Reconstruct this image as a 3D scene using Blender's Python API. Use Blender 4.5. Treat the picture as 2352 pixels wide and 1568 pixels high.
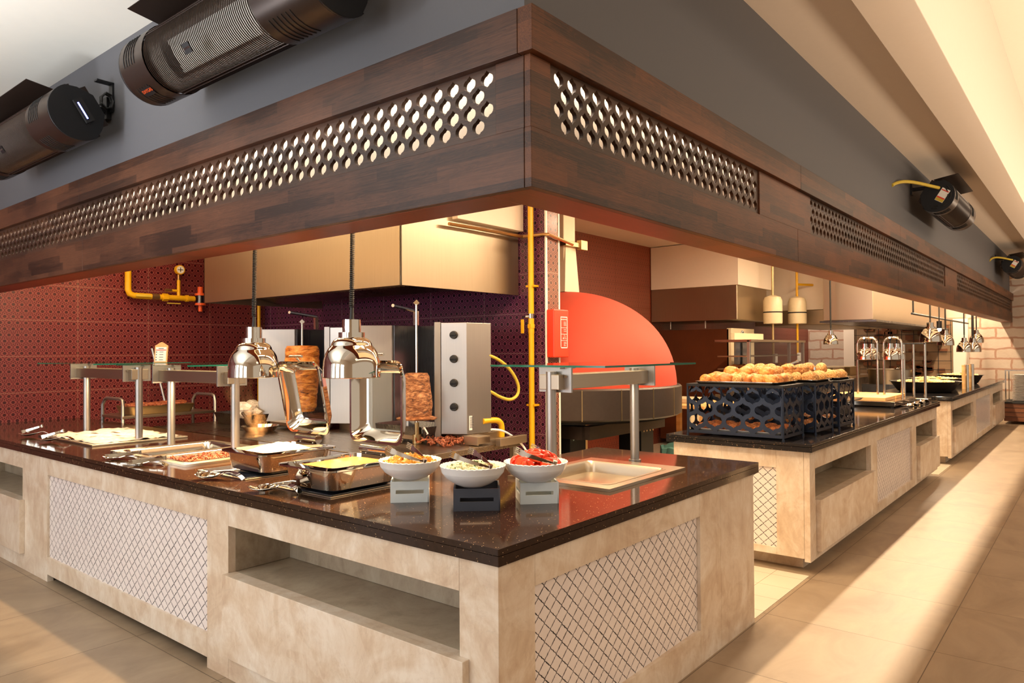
import bpy, bmesh, math, random
from mathutils import Vector, Matrix, Euler
PI = math.pi
random.seed(7)
S = bpy.context.scene
for o in list(bpy.data.objects): bpy.data.objects.remove(o)
COL = S.collection

# ------------------------------------------------------------ camera
cam = bpy.data.cameras.new('camera'); cam.sensor_width = 36; cam.sensor_fit = 'HORIZONTAL'
cam.lens = 1660.2114 / 2352 * 36; cam.clip_start = .05; cam.clip_end = 100
co = bpy.data.objects.new('camera', cam); COL.objects.link(co)
Rr = Vector((0.63200774, -0.77493732, -0.00619406)); Rd = Vector((0.00606802, 0.012941, -0.99989785)); Rf = Vector((0.77493832, 0.6319056, 0.01288115))
m = Matrix((Rr, -Rd, -Rf)).transposed().to_4x4(); m.translation = Vector((-1.80863899, -1.53722419, 1.55))
co.matrix_world = m
S.camera = co
# ------------------------------------------------------------ world, exposure
S.view_settings.view_transform = 'Standard'; S.view_settings.look = 'None'; S.view_settings.gamma = 1
S.view_settings.use_curve_mapping = False; S.view_settings.exposure = 0.0
W = bpy.data.worlds.new('world'); S.world = W; W.use_nodes = True
bg = W.node_tree.nodes['Background']; bg.inputs[0].default_value = (1.0, .84, .66, 1); bg.inputs[1].default_value = .68
S.cycles.use_denoising = True
S.cycles.max_bounces = 8; S.cycles.diffuse_bounces = 4; S.cycles.glossy_bounces = 4; S.cycles.transmission_bounces = 6
S.cycles.sample_clamp_indirect = 4.0

def area(name, loc, size, energy, color, direction=(0, 0, -1), spread=PI):
    l = bpy.data.lights.new(name, 'AREA'); l.shape = 'RECTANGLE'; l.size, l.size_y = size
    l.energy = energy; l.color = color; l.spread = spread
    o = bpy.data.objects.new(name, l); COL.objects.link(o); o.location = loc
    o.rotation_euler = Vector(direction).to_track_quat('-Z', 'Y').to_euler()
    return o
# daylight of the big window front behind the camera on the left
for k in range(4):
    area('window_daylight', (-6.8, -.6 + 2.6 * k, 1.75), (1.75, 2.7), 72, (.88, .94, 1.0), (1, 0, 0))
# warm ceiling light of the hall on the right
area('hall_light', (4, -4.6, 4.2), (12, 1.2), 110, (1.0, .79, .58), (0, .35, -1))
area('hall_light', (13, -3.0, 4.2), (6, 1.2), 70, (1.0, .79, .58), (0, .3, -1))
area('hall_uplight', (8, -2.0, 2.7), (14, .3), 175, (1.0, .78, .56), (0, .25, 1))  # added unseen fill aimed up to brighten the right-hand ceiling and bulkhead
area('terrace_daylight', (-3.2, 2.8, 1.9), (.5, 3.0), 190, (.95, .97, 1.0), (0.1, 0, 1))  # added upward panel that brightens the white ceiling on the left
# kitchen downlights in rows behind the fascia
for k in range(10):
    area('kitchen_downlight', (.8 + 1.75 * k, .62, 3.18), (1.3, .07), 78, (1.0, .76, .50))
for k in range(4):
    area('kitchen_downlight', (.78, 1.6 + 1.3 * k, 3.18), (.07, .9), 26, (1.0, .66, .34))
area('kitchen_fill', (1.6, 4.4, 3.15), (.5, 2.0), 26, (1, .80, .58))
area('kitchen_fill', (6.0, 2.0, 3.15), (3.5, .8), 24, (1, .78, .54))
area('kitchen_fill', (15.8, 3.7, 3.15), (1.8, .8), 50, (1, .84, .66))

# ------------------------------------------------------------ node helper
class NT:
    def __init__(s, name):
        s.m = bpy.data.materials.new(name); s.m.use_nodes = True; s.t = s.m.node_tree; s.n = s.t.nodes; s.b = s.n['Principled BSDF']
    def new(s, t, **k):
        a = s.n.new(t)
        for q, v in k.items(): setattr(a, q, v)
        return a
    def put(s, sock, v):
        if hasattr(v, 'is_output') or hasattr(v, 'links'): s.t.links.new(v, sock)
        else: sock.default_value = v
    def M(s, op, *a, clamp=False):
        q = s.new('ShaderNodeMath', operation=op); q.use_clamp = clamp
        for i, v in enumerate(a): s.put(q.inputs[i], v)
        return q.outputs[0]
    def obj(s):
        t = s.new('ShaderNodeTexCoord'); x = s.new('ShaderNodeSeparateXYZ'); s.t.links.new(t.outputs['Object'], x.inputs[0])
        return t.outputs['Object'], x.outputs[0], x.outputs[1], x.outputs[2]
    def mapping(s, v, scale=(1, 1, 1), loc=(0, 0, 0), rot=(0, 0, 0)):
        q = s.new('ShaderNodeMapping'); s.t.links.new(v, q.inputs[0]); q.inputs[1].default_value = loc; q.inputs[2].default_value = rot; q.inputs[3].default_value = scale
        return q.outputs[0]
    def noise(s, v, scale, detail=4, rough=.5, dist=0):
        q = s.new('ShaderNodeTexNoise'); s.t.links.new(v, q.inputs['Vector']); q.inputs['Scale'].default_value = scale
        q.inputs['Detail'].default_value = detail; q.inputs['Roughness'].default_value = rough; q.inputs['Distortion'].default_value = dist
        return q.outputs[0]
    def ramp(s, f, *st):
        q = s.new('ShaderNodeValToRGB'); s.put(q.inputs[0], f); e = q.color_ramp.elements
        while len(e) < len(st): e.new(.5)
        for i, (p, c) in enumerate(st): e[i].position = p; e[i].color = (*c, 1) if len(c) == 3 else c
        return q.outputs[0]
    def mix(s, f, a, b, mode='MIX'):
        q = s.new('ShaderNodeMix', data_type='RGBA', blend_type=mode); s.put(q.inputs[0], f)
        s.put(q.inputs[6], (*a, 1) if isinstance(a, tuple) else a); s.put(q.inputs[7], (*b, 1) if isinstance(b, tuple) else b)
        return q.outputs[2]
    def bump(s, h, strength=.3, dist=.002):
        q = s.new('ShaderNodeBump'); s.put(q.inputs['Height'], h); q.inputs['Strength'].default_value = strength; q.inputs['Distance'].default_value = dist
        s.t.links.new(q.outputs[0], s.b.inputs['Normal'])
    def set(s, **k):
        for q, v in k.items():
            q = {'color': 'Base Color', 'rough': 'Roughness', 'metal': 'Metallic', 'ior': 'IOR', 'trans': 'Transmission Weight', 'coat': 'Coat Weight', 'emit': 'Emission Color', 'es': 'Emission Strength', 'alpha': 'Alpha', 'spec': 'Specular IOR Level', 'sub': 'Subsurface Weight', 'aniso': 'Anisotropic'}[q]
            if isinstance(v, tuple) and len(v) == 3: v = (*v, 1)
            s.put(s.b.inputs[q], v)
        return s.m
def lin(*c):   # sRGB 0-255 -> linear
    return tuple((x / 255 / 12.92) if x / 255 <= .04045 else ((x / 255 + .055) / 1.055) ** 2.4 for x in c)
def plain(name, c, rough=.5, metal=0, var=.06, scale=30, bump=0, **k):
    n = NT(name); v, *_ = n.obj(); f = n.noise(v, scale, 3)
    a = tuple(x * (1 - var) for x in c); b = tuple(min(1, x * (1 + var)) for x in c)
    n.set(color=n.mix(f, a, b), rough=rough, metal=metal, **k)
    if bump: n.bump(f, bump, .001)
    return n.m

def wood(name, axis, c1, c2, rough=.42, coat=0.0):
    n = NT(name); v, x, y, z = n.obj(); L = (x, y, z)[axis]; H = z if axis != 2 else x
    row = n.M('FLOOR', n.M('DIVIDE', H, .052)); off = n.M('MULTIPLY', n.M('FRACT', n.M('MULTIPLY', row, .618)), .9)
    blk = n.M('FLOOR', n.M('DIVIDE', n.M('ADD', L, off), .62)); idn = n.M('ADD', n.M('MULTIPLY', row, 5.37), n.M('MULTIPLY', blk, 2.91))
    wn = n.new('ShaderNodeTexWhiteNoise', noise_dimensions='1D'); n.t.links.new(idn, wn.inputs['W'])
    cm = n.new('ShaderNodeCombineXYZ'); q = [x, y, z]
    for i in range(3): n.t.links.new(n.M('ADD', q[i], n.M('MULTIPLY', wn.outputs[0], (3.1, 1.7, 2.3)[i])), cm.inputs[i])
    sc = [11, 11, 11]; sc[axis] = 1.1
    g = n.noise(n.mapping(cm.outputs[0], tuple(sc)), 1.5, 5, .6, 2.4)
    rings = n.M('ABSOLUTE', n.M('SUBTRACT', n.M('FRACT', n.M('MULTIPLY', g, 9)), .5))
    sc2 = [260, 260, 260]; sc2[axis] = 7
    g2 = n.noise(n.mapping(v, tuple(sc2)), 1, 2); st = n.noise(v, 1.6, 4, .6)
    f = n.M('ADD', n.M('MULTIPLY', g2, .45), n.M('ADD', n.M('MULTIPLY', rings, .22), n.M('MULTIPLY', wn.outputs[0], .34)))
    f = n.M('ADD', f, n.M('MULTIPLY', n.M('SUBTRACT', st, .5), .7))
    c = n.ramp(f, (.25, c1), (.80, c2))
    n.set(color=c, rough=rough, coat=coat, spec=.35); n.bump(n.M('ADD', g2, rings), .10, .001)
    return n.m

def tile(name, axis, base, hole, line, grout, u0=0, v0=0, rough=.22):
    """embossed tile: hex grid of round dimples, finer dimples between, grout every .70 x .35"""
    n = NT(name); v, x, y, z = n.obj(); u = (x, y)[axis]
    u = n.M('SUBTRACT', u, u0); w = n.M('SUBTRACT', z, v0)
    def lat(px, pz, ox, oz):
        du = n.M('MULTIPLY', n.M('SUBTRACT', n.M('FRACT', n.M('ADD', n.M('DIVIDE', u, px), ox + .5 + 100)), .5), px)
        dv = n.M('MULTIPLY', n.M('SUBTRACT', n.M('FRACT', n.M('ADD', n.M('DIVIDE', w, pz), oz + .5 + 100)), .5), pz)
        return n.M('SQRT', n.M('ADD', n.M('MULTIPLY', du, du), n.M('MULTIPLY', dv, dv)))
    d = n.M('MINIMUM', lat(.07, .11667, .5, .25), lat(.07, .11667, 0, .75))
    d2 = n.M('MINIMUM', lat(.035, .05833, .5, .5), lat(.035, .05833, 0, 0))
    d3 = n.M('MINIMUM', lat(.0233, .0389, .5, .25), lat(.0233, .0389, 0, .75))
    dot = n.M('LESS_THAN', d, .0150)
    out = n.M('GREATER_THAN', d, .021)
    small = n.M('MULTIPLY', n.M('LESS_THAN', d2, .0062), out)
    tiny = n.M('MULTIPLY', n.M('LESS_THAN', d3, .0038), out)
    holes = n.M('MAXIMUM', dot, n.M('MAXIMUM', small, tiny))
    ring = n.M('LESS_THAN', n.M('ABSOLUTE', n.M('SUBTRACT', d, .0178)), .0021)
    r2 = n.M('MULTIPLY', n.M('LESS_THAN', n.M('ABSOLUTE', n.M('SUBTRACT', d2, .0092)), .0019), out)
    lines = n.M('MAXIMUM', ring, r2)
    c = n.mix(holes, base, hole); c = n.mix(n.M('MULTIPLY', lines, .75), c, line)
    gu = n.M('ABSOLUTE', n.M('SUBTRACT', n.M('FRACT', n.M('ADD', n.M('DIVIDE', u, .7), 100.5)), .5))
    gv = n.M('ABSOLUTE', n.M('SUBTRACT', n.M('FRACT', n.M('ADD', n.M('DIVIDE', w, .35), 100.5)), .5))
    g = n.M('MAXIMUM', n.M('LESS_THAN', gu, .0022 / .7), n.M('LESS_THAN', gv, .0022 / .35))
    c = n.mix(g, c, grout)
    h = n.M('SUBTRACT', n.M('ADD', n.M('MULTIPLY', lines, .5), .5), n.M('MAXIMUM', holes, g))
    n.set(color=c, rough=n.M('ADD', n.M('MULTIPLY', g, .4), rough)); n.bump(h, .35, .0015)
    return n.m

def arabesque(name, axis, P=.072, Q=.067):
    n = NT(name); v, x, y, z = n.obj(); u = (x, y)[axis]
    t = n.M('PINGPONG', n.M('ADD', u, 50 * P), P / 2)
    th = n.M('MULTIPLY', z, 2 * PI / Q)
    w = n.M('ADD', n.M('MULTIPLY', n.M('COSINE', th), .86), n.M('MULTIPLY', n.M('COSINE', n.M('MULTIPLY', th, 3)), .10))
    w = n.M('ADD', w, n.M('MULTIPLY', n.M('SINE', n.M('MULTIPLY', th, 6)), .045))
    g = n.M('ADD', P / 4, n.M('MULTIPLY', w, P / 4))
    dd = n.M('ABSOLUTE', n.M('SUBTRACT', t, g))
    sl = n.M('ADD', 1.0, n.M('MULTIPLY', n.M('ABSOLUTE', n.M('SINE', th)), .9))
    d = n.M('DIVIDE', dd, sl)
    wid = n.M('ADD', .0006, n.M('MULTIPLY', n.noise(v, 14, 2), .0022))
    ln = n.M('LESS_THAN', d, wid)
    pil = n.M('DIVIDE', n.M('MINIMUM', d, .006), .006)
    tone = n.noise(v, 9, 2)
    c = n.mix(ln, n.mix(tone, lin(232, 222, 220), lin(244, 236, 232)), lin(45, 42, 45))
    n.set(color=c, rough=n.M('ADD', .16, n.M('MULTIPLY', ln, .5))); n.bump(pil, .5, .0018)
    return n.m

def marble(name, c1, c2, c3, scale=1.0, rough=.28):
    n = NT(name); v, x, y, z = n.obj()
    a = n.noise(v, 3.2 * scale, 8, .62, 1.3); b = n.noise(v, 1.1 * scale, 3, .5, 2.2); c = n.noise(n.mapping(v, (1, 1, .5), (4, 2, 1)), 16 * scale, 8, .7, .6)
    vein = n.M('ABSOLUTE', n.M('SUBTRACT', n.noise(n.mapping(v, (1, 1, 1), (7, 3, 5)), 2.6 * scale, 6, .6, 1.8), .5))
    f = n.M('ADD', n.M('MULTIPLY', a, .65), n.M('MULTIPLY', c, .35))
    col = n.ramp(f, (.36, c1), (.48, c2), (.62, c3)); col = n.mix(n.M('MULTIPLY', n.M('LESS_THAN', b, .44), .22), col, c3)
    col = n.mix(n.M('MULTIPLY', n.M('LESS_THAN', vein, .005), .10), col, tuple(q * .55 for q in c1))
    n.set(color=col, rough=rough)
    return n.m

def quartz(name, base, rough=.06):
    n = NT(name); v, x, y, z = n.obj()
    vo = n.new('ShaderNodeTexVoronoi'); n.t.links.new(v, vo.inputs['Vector']); vo.inputs['Scale'].default_value = 130
    sp = n.M('MULTIPLY', n.M('LESS_THAN', vo.outputs['Distance'], .20), n.M('GREATER_THAN', n.noise(v, 60, 1), .60))
    f = n.noise(v, 50, 3); c = n.mix(f, tuple(q * .7 for q in base), tuple(q * 1.4 for q in base))
    n.set(color=n.mix(sp, c, lin(220, 180, 130)), rough=n.M('ADD', rough, n.M('MULTIPLY', n.noise(v, 6, 3), .05)), spec=.24)
    return n.m

def stone(name, irregular=False):
    n = NT(name); v, x, y, z = n.obj()
    cm = n.new('ShaderNodeCombineXYZ'); n.t.links.new(y, cm.inputs[0]); n.t.links.new(z, cm.inputs[1]); p = cm.outputs[0]
    wob = n.new('ShaderNodeTexNoise'); n.t.links.new(v, wob.inputs['Vector']); wob.inputs['Scale'].default_value = 4
    mx = n.new('ShaderNodeVectorMath', operation='SCALE'); n.t.links.new(wob.outputs['Color'], mx.inputs[0]); mx.inputs['Scale'].default_value = .08
    ad = n.new('ShaderNodeVectorMath', operation='ADD'); n.t.links.new(p, ad.inputs[0]); n.t.links.new(mx.outputs[0], ad.inputs[1]); p = ad.outputs[0]
    br = n.new('ShaderNodeTexBrick'); n.t.links.new(p, br.inputs['Vector']); br.inputs['Scale'].default_value = 1; br.inputs['Brick Width'].default_value = .56; br.inputs['Row Height'].default_value = .225
    br.inputs['Mortar Size'].default_value = .022; br.inputs['Mortar Smooth'].default_value = .2; br.inputs['Color1'].default_value = (*lin(214, 200, 186), 1); br.inputs['Color2'].default_value = (*lin(196, 182, 166), 1); br.inputs['Mortar'].default_value = (*lin(172, 134, 116), 1)
    vo = n.new('ShaderNodeTexVoronoi', feature='DISTANCE_TO_EDGE'); n.t.links.new(p, vo.inputs['Vector']); vo.inputs['Scale'].default_value = 2.2
    irr = n.mix(n.M('LESS_THAN', vo.outputs['Distance'], .09), lin(238, 218, 190), lin(184, 136, 96))
    hi = n.M('GREATER_THAN', z, 3.0)
    c = n.mix(hi, br.outputs['Color'], irr)
    f = n.noise(v, 7, 6, .7)
    c = n.mix(n.M('MULTIPLY', f, .45), c, lin(168, 134, 104)); n.set(color=c, rough=.85); n.bump(f, .5, .02)
    return n.m

def floor_mat(name):
    n = NT(name); v, x, y, z = n.obj()
    gx = n.M('FRACT', n.M('ADD', n.M('DIVIDE', n.M('ADD', x, .03), .82), 100)); gy = n.M('FRACT', n.M('ADD', n.M('DIVIDE', n.M('SUBTRACT', y, .003), .86), 100))
    ex = n.M('MULTIPLY', n.M('MINIMUM', gx, n.M('SUBTRACT', 1, gx)), .82); ey = n.M('MULTIPLY', n.M('MINIMUM', gy, n.M('SUBTRACT', 1, gy)), .86)
    g = n.M('LESS_THAN', n.M('MINIMUM', ex, ey), .0022)
    idx = n.M('ADD', n.M('MULTIPLY', n.M('FLOOR', n.M('DIVIDE', n.M('ADD', x, .03), .82)), 7.13), n.M('MULTIPLY', n.M('FLOOR', n.M('DIVIDE', n.M('SUBTRACT', y, .003), .86)), 3.71))
    wn = n.new('ShaderNodeTexWhiteNoise', noise_dimensions='1D'); n.t.links.new(idx, wn.inputs['W'])
    cm = n.new('ShaderNodeCombineXYZ'); n.t.links.new(x, cm.inputs[0]); n.t.links.new(y, cm.inputs[1]); n.t.links.new(idx, cm.inputs[2])
    a = n.noise(n.mapping(cm.outputs[0], (.9, 1.6, 1)), 2.0, 8, .62, .8)
    c = n.ramp(a, (.2, lin(124, 104, 84)), (.5, lin(156, 136, 112)), (.8, lin(178, 158, 132)))
    c = n.mix(n.M('MULTIPLY', wn.outputs[0], .18), c, lin(140, 122, 102))
    c = n.mix(g, c, lin(92, 76, 60))
    n.set(color=c, rough=n.M('ADD', .30, n.M('MULTIPLY', a, .22))); n.bump(n.M('SUBTRACT', a, g), .05, .002)
    return n.m

def grid_mat(name, c, g, sx, sy, w=.003, rough=.25, ax=(0, 1)):
    n = NT(name); v, *q = n.obj(); a, b = q[ax[0]], q[ax[1]]
    fa = n.M('FRACT', n.M('ADD', n.M('DIVIDE', a, sx), 100)); fb = n.M('FRACT', n.M('ADD', n.M('DIVIDE', b, sy), 100))
    m_ = n.M('MAXIMUM', n.M('LESS_THAN', n.M('MULTIPLY', fa, sx), w), n.M('LESS_THAN', n.M('MULTIPLY', fb, sy), w))
    n.set(color=n.mix(m_, c, g), rough=rough); return n.m

def brushed(name, c, rough=.3, axis=0, scale=220, amt=.12):
    n = NT(name); v, *_ = n.obj(); sc = [scale] * 3; sc[axis] = 3
    f = n.noise(n.mapping(v, tuple(sc)), 1, 2); g = n.noise(v, 2.5, 3)
    n.set(color=n.mix(f, tuple(q * .88 for q in c), c), metal=1, rough=n.M('ADD', rough - amt / 2, n.M('MULTIPLY', n.M('ADD', n.M('MULTIPLY', f, .5), n.M('MULTIPLY', g, .5)), amt)))
    n.bump(g, .06, .01)
    return n.m

def speckle(name, c1, c2, c3, scale=60, rough=.6, bump=.5, dist=.004, stretch=(1, 1, 1), sub=0):
    n = NT(name); v, *_ = n.obj(); p = n.mapping(v, stretch)
    a = n.noise(p, scale, 6, .65, .7)
    oi = n.new('ShaderNodeObjectInfo'); k = n.M('ADD', .72, n.M('MULTIPLY', oi.outputs['Random'], .45)); cm = n.new('ShaderNodeCombineXYZ')
    for i in range(3): n.t.links.new(k if i else n.M('ADD', n.M('MULTIPLY', k, .6), .4), cm.inputs[i])
    n.set(color=n.mix(1.0, n.ramp(a, (.32, c1), (.5, c2), (.66, c3)), cm.outputs[0], 'MULTIPLY'), rough=rough, sub=sub); n.bump(a, bump, dist)
    return n.m

M = dict(
    wood_x=wood('stained_wood', 0, lin(46, 23, 8), lin(124, 70, 34)), wood_y=wood('stained_wood_along', 1, lin(44, 26, 18), lin(104, 66, 46)),
    soffit_x=wood('red_brown_wood', 0, lin(98, 40, 22), lin(146, 68, 38), .38), soffit_y=wood('red_brown_wood_along', 1, lin(98, 40, 22), lin(150, 70, 38), .38),
    lattice_x=wood('lattice_wood', 0, lin(50, 32, 20), lin(92, 62, 42)), lattice_y=wood('lattice_wood_along', 1, lin(50, 34, 26), lin(92, 64, 48)),
    grey=plain('grey_paint', lin(90, 90, 94), .62, 0, .03, 90, .08), cream=plain('cream_paint', lin(238, 224, 208), .7, 0, .02, 20),
    white=plain('white_paint', lin(240, 238, 228), .7, 0, .02, 10), glow_back=plain('cream_backing', lin(240, 226, 204), .8, 0, .01),
    marble=marble('cream_marble', lin(198, 172, 146), lin(216, 196, 172), lin(236, 224, 208)),
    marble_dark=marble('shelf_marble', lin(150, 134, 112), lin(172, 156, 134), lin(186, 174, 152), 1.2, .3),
    quartz=quartz('brown_quartz', lin(52, 36, 26)), black_quartz=quartz('black_quartz', lin(30, 28, 30)),
    arab_x=arabesque('arabesque_tile_x', 0), arab_y=arabesque('arabesque_tile_y', 1),
    red_tile=tile('crimson_tile', 0, lin(104, 38, 42), lin(62, 18, 24), lin(160, 84, 76), lin(136, 88, 70), 1.086 - .7, 1.176 - .35),
    bluelit_tile=tile('bluelit_tile', 1, lin(80, 34, 60), lin(42, 14, 34), lin(134, 78, 102), lin(120, 92, 96), 2.855 + .02 - .7, 1.176 - .35),  # crimson tile with the bluish window reflection put into its base colour
    end_tile=tile('end_tile', 0, lin(118, 70, 58), lin(66, 34, 32), lin(170, 120, 98), lin(150, 120, 100), 3.2, 1.176 - .35),
    brown_tile=tile('brown_tile', 0, lin(122, 54, 34), lin(98, 40, 26), lin(134, 62, 40), lin(92, 40, 26), 0, 1.176 - .35, .4),
    stone=stone('stone_wall'), floor=floor_mat('beige_porcelain'),
    ktile=grid_mat('cream_kitchen_tile', lin(232, 220, 196), lin(150, 132, 108), .245, .245),
    steel=brushed('brushed_steel', (.56, .47, .36), .32), steel_z=brushed('brushed_steel_upright', (.46, .44, .42), .40, 2), hood=brushed('hood_steel', (.44, .36, .26), .36, 2, 120),
    chrome=plain('chrome', (.66, .60, .52), .04, 1, .02), chrome_dim=plain('polished_steel', (.58, .52, .44), .14, 1, .04),
    worn_steel=brushed('worn_steel', (.26, .21, .16), .28, 1, 80, .2), dark_steel=brushed('sooty_steel', (.17, .18, .20), .28, 2), backing_brown=plain('backing_brown', lin(140, 112, 84), .7), black=plain('black_metal', lin(30, 30, 32), .42, .4, .1), matt_black=plain('matt_black', lin(20, 19, 19), .7),
    blue_black=plain('blue_black_metal', lin(44, 52, 68), .36, .6, .15), heater=plain('bronze_black_metal', lin(50, 38, 32), .34, .5, .1),
    rubber=plain('black_rubber', lin(16, 16, 17), .5), yellow=plain('yellow_enamel', lin(232, 176, 22), .35, 0, .06), hose=plain('yellow_hose', lin(206, 178, 60), .5),
    brass=plain('brass', lin(190, 150, 100), .3, .9), orange=plain('orange_enamel', lin(226, 90, 36), .4), red=plain('red_plastic', lin(226, 62, 34), .38),
    dome=plain('orange_red_plaster', lin(178, 58, 32), .75, 0, .10, 5, .1), gold=plain('old_brass', (.5, .38, .2), .35, 1),
    band=plain('dark_bronze_panel', lin(74, 64, 58), .38, .6, .15), fridge=wood('brown_laminate', 2, lin(74, 38, 20), lin(92, 48, 26), .3),
    porcelain=plain('white_porcelain', lin(236, 234, 232), .22, 0, .02, 20, .15), plastic_white=plain('white_plastic', lin(214, 222, 222), .35), cream_metal=plain('cream_enamel', lin(226, 208, 172), .35),
    slate=plain('slate_grey_plastic', lin(62, 66, 76), .45, 0, .15, 12), paper=plain('paper', lin(240, 238, 232), .8, 0, .02),
    foil=speckle('aluminium_foil', (.55, .5, .42), (.75, .7, .62), (.85, .8, .72), 30, .28, .8, .01), ceramic=plain('white_ceramic', lin(236, 232, 224), .6, 0, .03),
    window=plain('oven_glass', lin(60, 62, 70), .08, 0, .1, spec=.9), grid_wire=plain('black_wire', lin(26, 22, 20), .5),
    bread=speckle('bread_crust', lin(150, 80, 28), lin(200, 128, 56), lin(226, 166, 92), 22, .55, .6, .01), seed=speckle('seeded_crust', lin(96, 56, 24), lin(196, 136, 66), lin(238, 206, 146), 120, .7, 1, .006),
    brownbread=speckle('dark_seeded_crust', lin(84, 40, 16), lin(160, 88, 40), lin(206, 140, 80), 60, .7, .8, .006),
    doner=speckle('roasted_meat', lin(84, 34, 10), lin(206, 122, 46), lin(236, 170, 92), 11, .45, 1.0, .012, (1, 1, 3.2)), doner2=speckle('charred_roast_meat', lin(50, 24, 10), lin(150, 94, 52), lin(206, 156, 106), 24, .45, 1.0, .014, (1, 1, 2.4)),
    shred=speckle('shredded_meat', lin(76, 30, 18), lin(150, 76, 44), lin(206, 140, 92), 50, .5, 1, .008), rice=speckle('white_rice', lin(226, 214, 188), lin(248, 242, 226), lin(255, 252, 244), 160, .6, .8, .004),
    soup=plain('yellow_soup', lin(224, 132, 62), .12, 0, .06, 5), tomato=plain('tomato', lin(226, 58, 30), .25, 0, .16, 25, sub=.1), tomato_in=speckle('tomato_flesh', lin(226, 80, 40), lin(238, 110, 66), lin(246, 150, 100), 30, .3, .3, .003),
    onion=plain('diced_onion', lin(222, 218, 178), .45, 0, .1), herb=plain('green_herb', lin(54, 92, 34), .6), pickle=plain('pickled_mushroom', lin(214, 158, 62), .35, 0, .2), pepper=plain('green_pepper', lin(126, 176, 40), .35),
    maple=wood('chopping_board_wood', 0, lin(206, 156, 96), lin(232, 190, 132), .5), crate=wood('brown_slats', 1, lin(92, 52, 30), lin(140, 88, 56)), bin_bag=plain('green_plastic_bag', lin(70, 104, 96), .3), beige=plain('beige_laminate', lin(196, 176, 142), .5),
    pan_black=plain('black_iron', lin(40, 34, 30), .45, .3), grilled=speckle('baked_potato', lin(196, 130, 60), lin(240, 206, 140), lin(252, 232, 186), 40, .5, .8, .01),
)
def glass(name, tint, rough=0.0):
    n = NT(name); n.n.remove(n.b); out = n.n['Material Output']
    tr = n.new('ShaderNodeBsdfTransparent'); tr.inputs[0].default_value = (*tint, 1); gl = n.new('ShaderNodeBsdfGlossy'); gl.inputs['Roughness'].default_value = rough
    fr = n.new('ShaderNodeFresnel'); fr.inputs[0].default_value = 1.5; mx = n.new('ShaderNodeMixShader')
    ge = n.new('ShaderNodeNewGeometry'); n.t.links.new(n.M('MULTIPLY', fr.outputs[0], n.M('SUBTRACT', 1.0, ge.outputs['Backfacing'])), mx.inputs[0]); n.t.links.new(tr.outputs[0], mx.inputs[1]); n.t.links.new(gl.outputs[0], mx.inputs[2]); n.t.links.new(mx.outputs[0], out.inputs[0])
    return n.m
M['glass'] = glass('clear_glass', (.93, .97, .95)); M['glass_edge'] = plain('green_glass_edge', lin(30, 104, 88), .1)
M['film'] = glass('cling_film', (.86, .88, .92), .12)
n_ = NT('steam'); n_.n.remove(n_.b); vv, sx_, sy_, sz_ = n_.obj()
vs = n_.new('ShaderNodeVolumeScatter'); vs.inputs[0].default_value = (1, .58, .28, 1)  # orange light of the heat lamps put into the scatter colour
zz_ = n_.M('SUBTRACT', sz_, 1.0); ax_ = n_.M('SUBTRACT', sx_, n_.M('ADD', .56, n_.M('MULTIPLY', n_.M('SINE', n_.M('MULTIPLY', zz_, 11)), .05))); ay_ = n_.M('SUBTRACT', sy_, n_.M('ADD', 2.48, n_.M('MULTIPLY', n_.M('SINE', n_.M('ADD', n_.M('MULTIPLY', zz_, 14), .6)), -.07)))
rad_ = n_.M('SQRT', n_.M('ADD', n_.M('MULTIPLY', ax_, ax_), n_.M('MULTIPLY', ay_, ay_))); fall_ = n_.M('SUBTRACT', 1.0, n_.M('DIVIDE', rad_, n_.M('ADD', .05, n_.M('MULTIPLY', zz_, .16))), clamp=True)
fz = n_.M('MULTIPLY', n_.M('MULTIPLY', n_.M('SUBTRACT', n_.noise(n_.mapping(vv, (7, 7, 3.2)), 1.6, 4, .6, 1.5), .48), 14.0, clamp=True), n_.M('MULTIPLY', fall_, n_.M('SUBTRACT', 1.0, n_.M('MULTIPLY', zz_, 2.1), clamp=True)))
n_.t.links.new(n_.M('MULTIPLY', fz, 9), vs.inputs[1]); n_.t.links.new(vs.outputs[0], n_.n['Material Output'].inputs['Volume']); M['steam'] = n_.m
def emis(name, c, s):
    n = NT(name); n.set(color=(.8, .8, .8), emit=c, es=s); return n.m
M['bulb'] = emis('warm_bulb', (1, .62, .28), 26); M['led'] = emis('led_strip', (1, .84, .68), 22); M['burner'] = emis('glowing_burner', (1, .06, .02), .55); M['blue_led'] = emis('blue_led', (.12, .16, 1), 6)
M['lamp_face'] = emis('lit_lamp', (1, .78, .42), 8)

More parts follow.
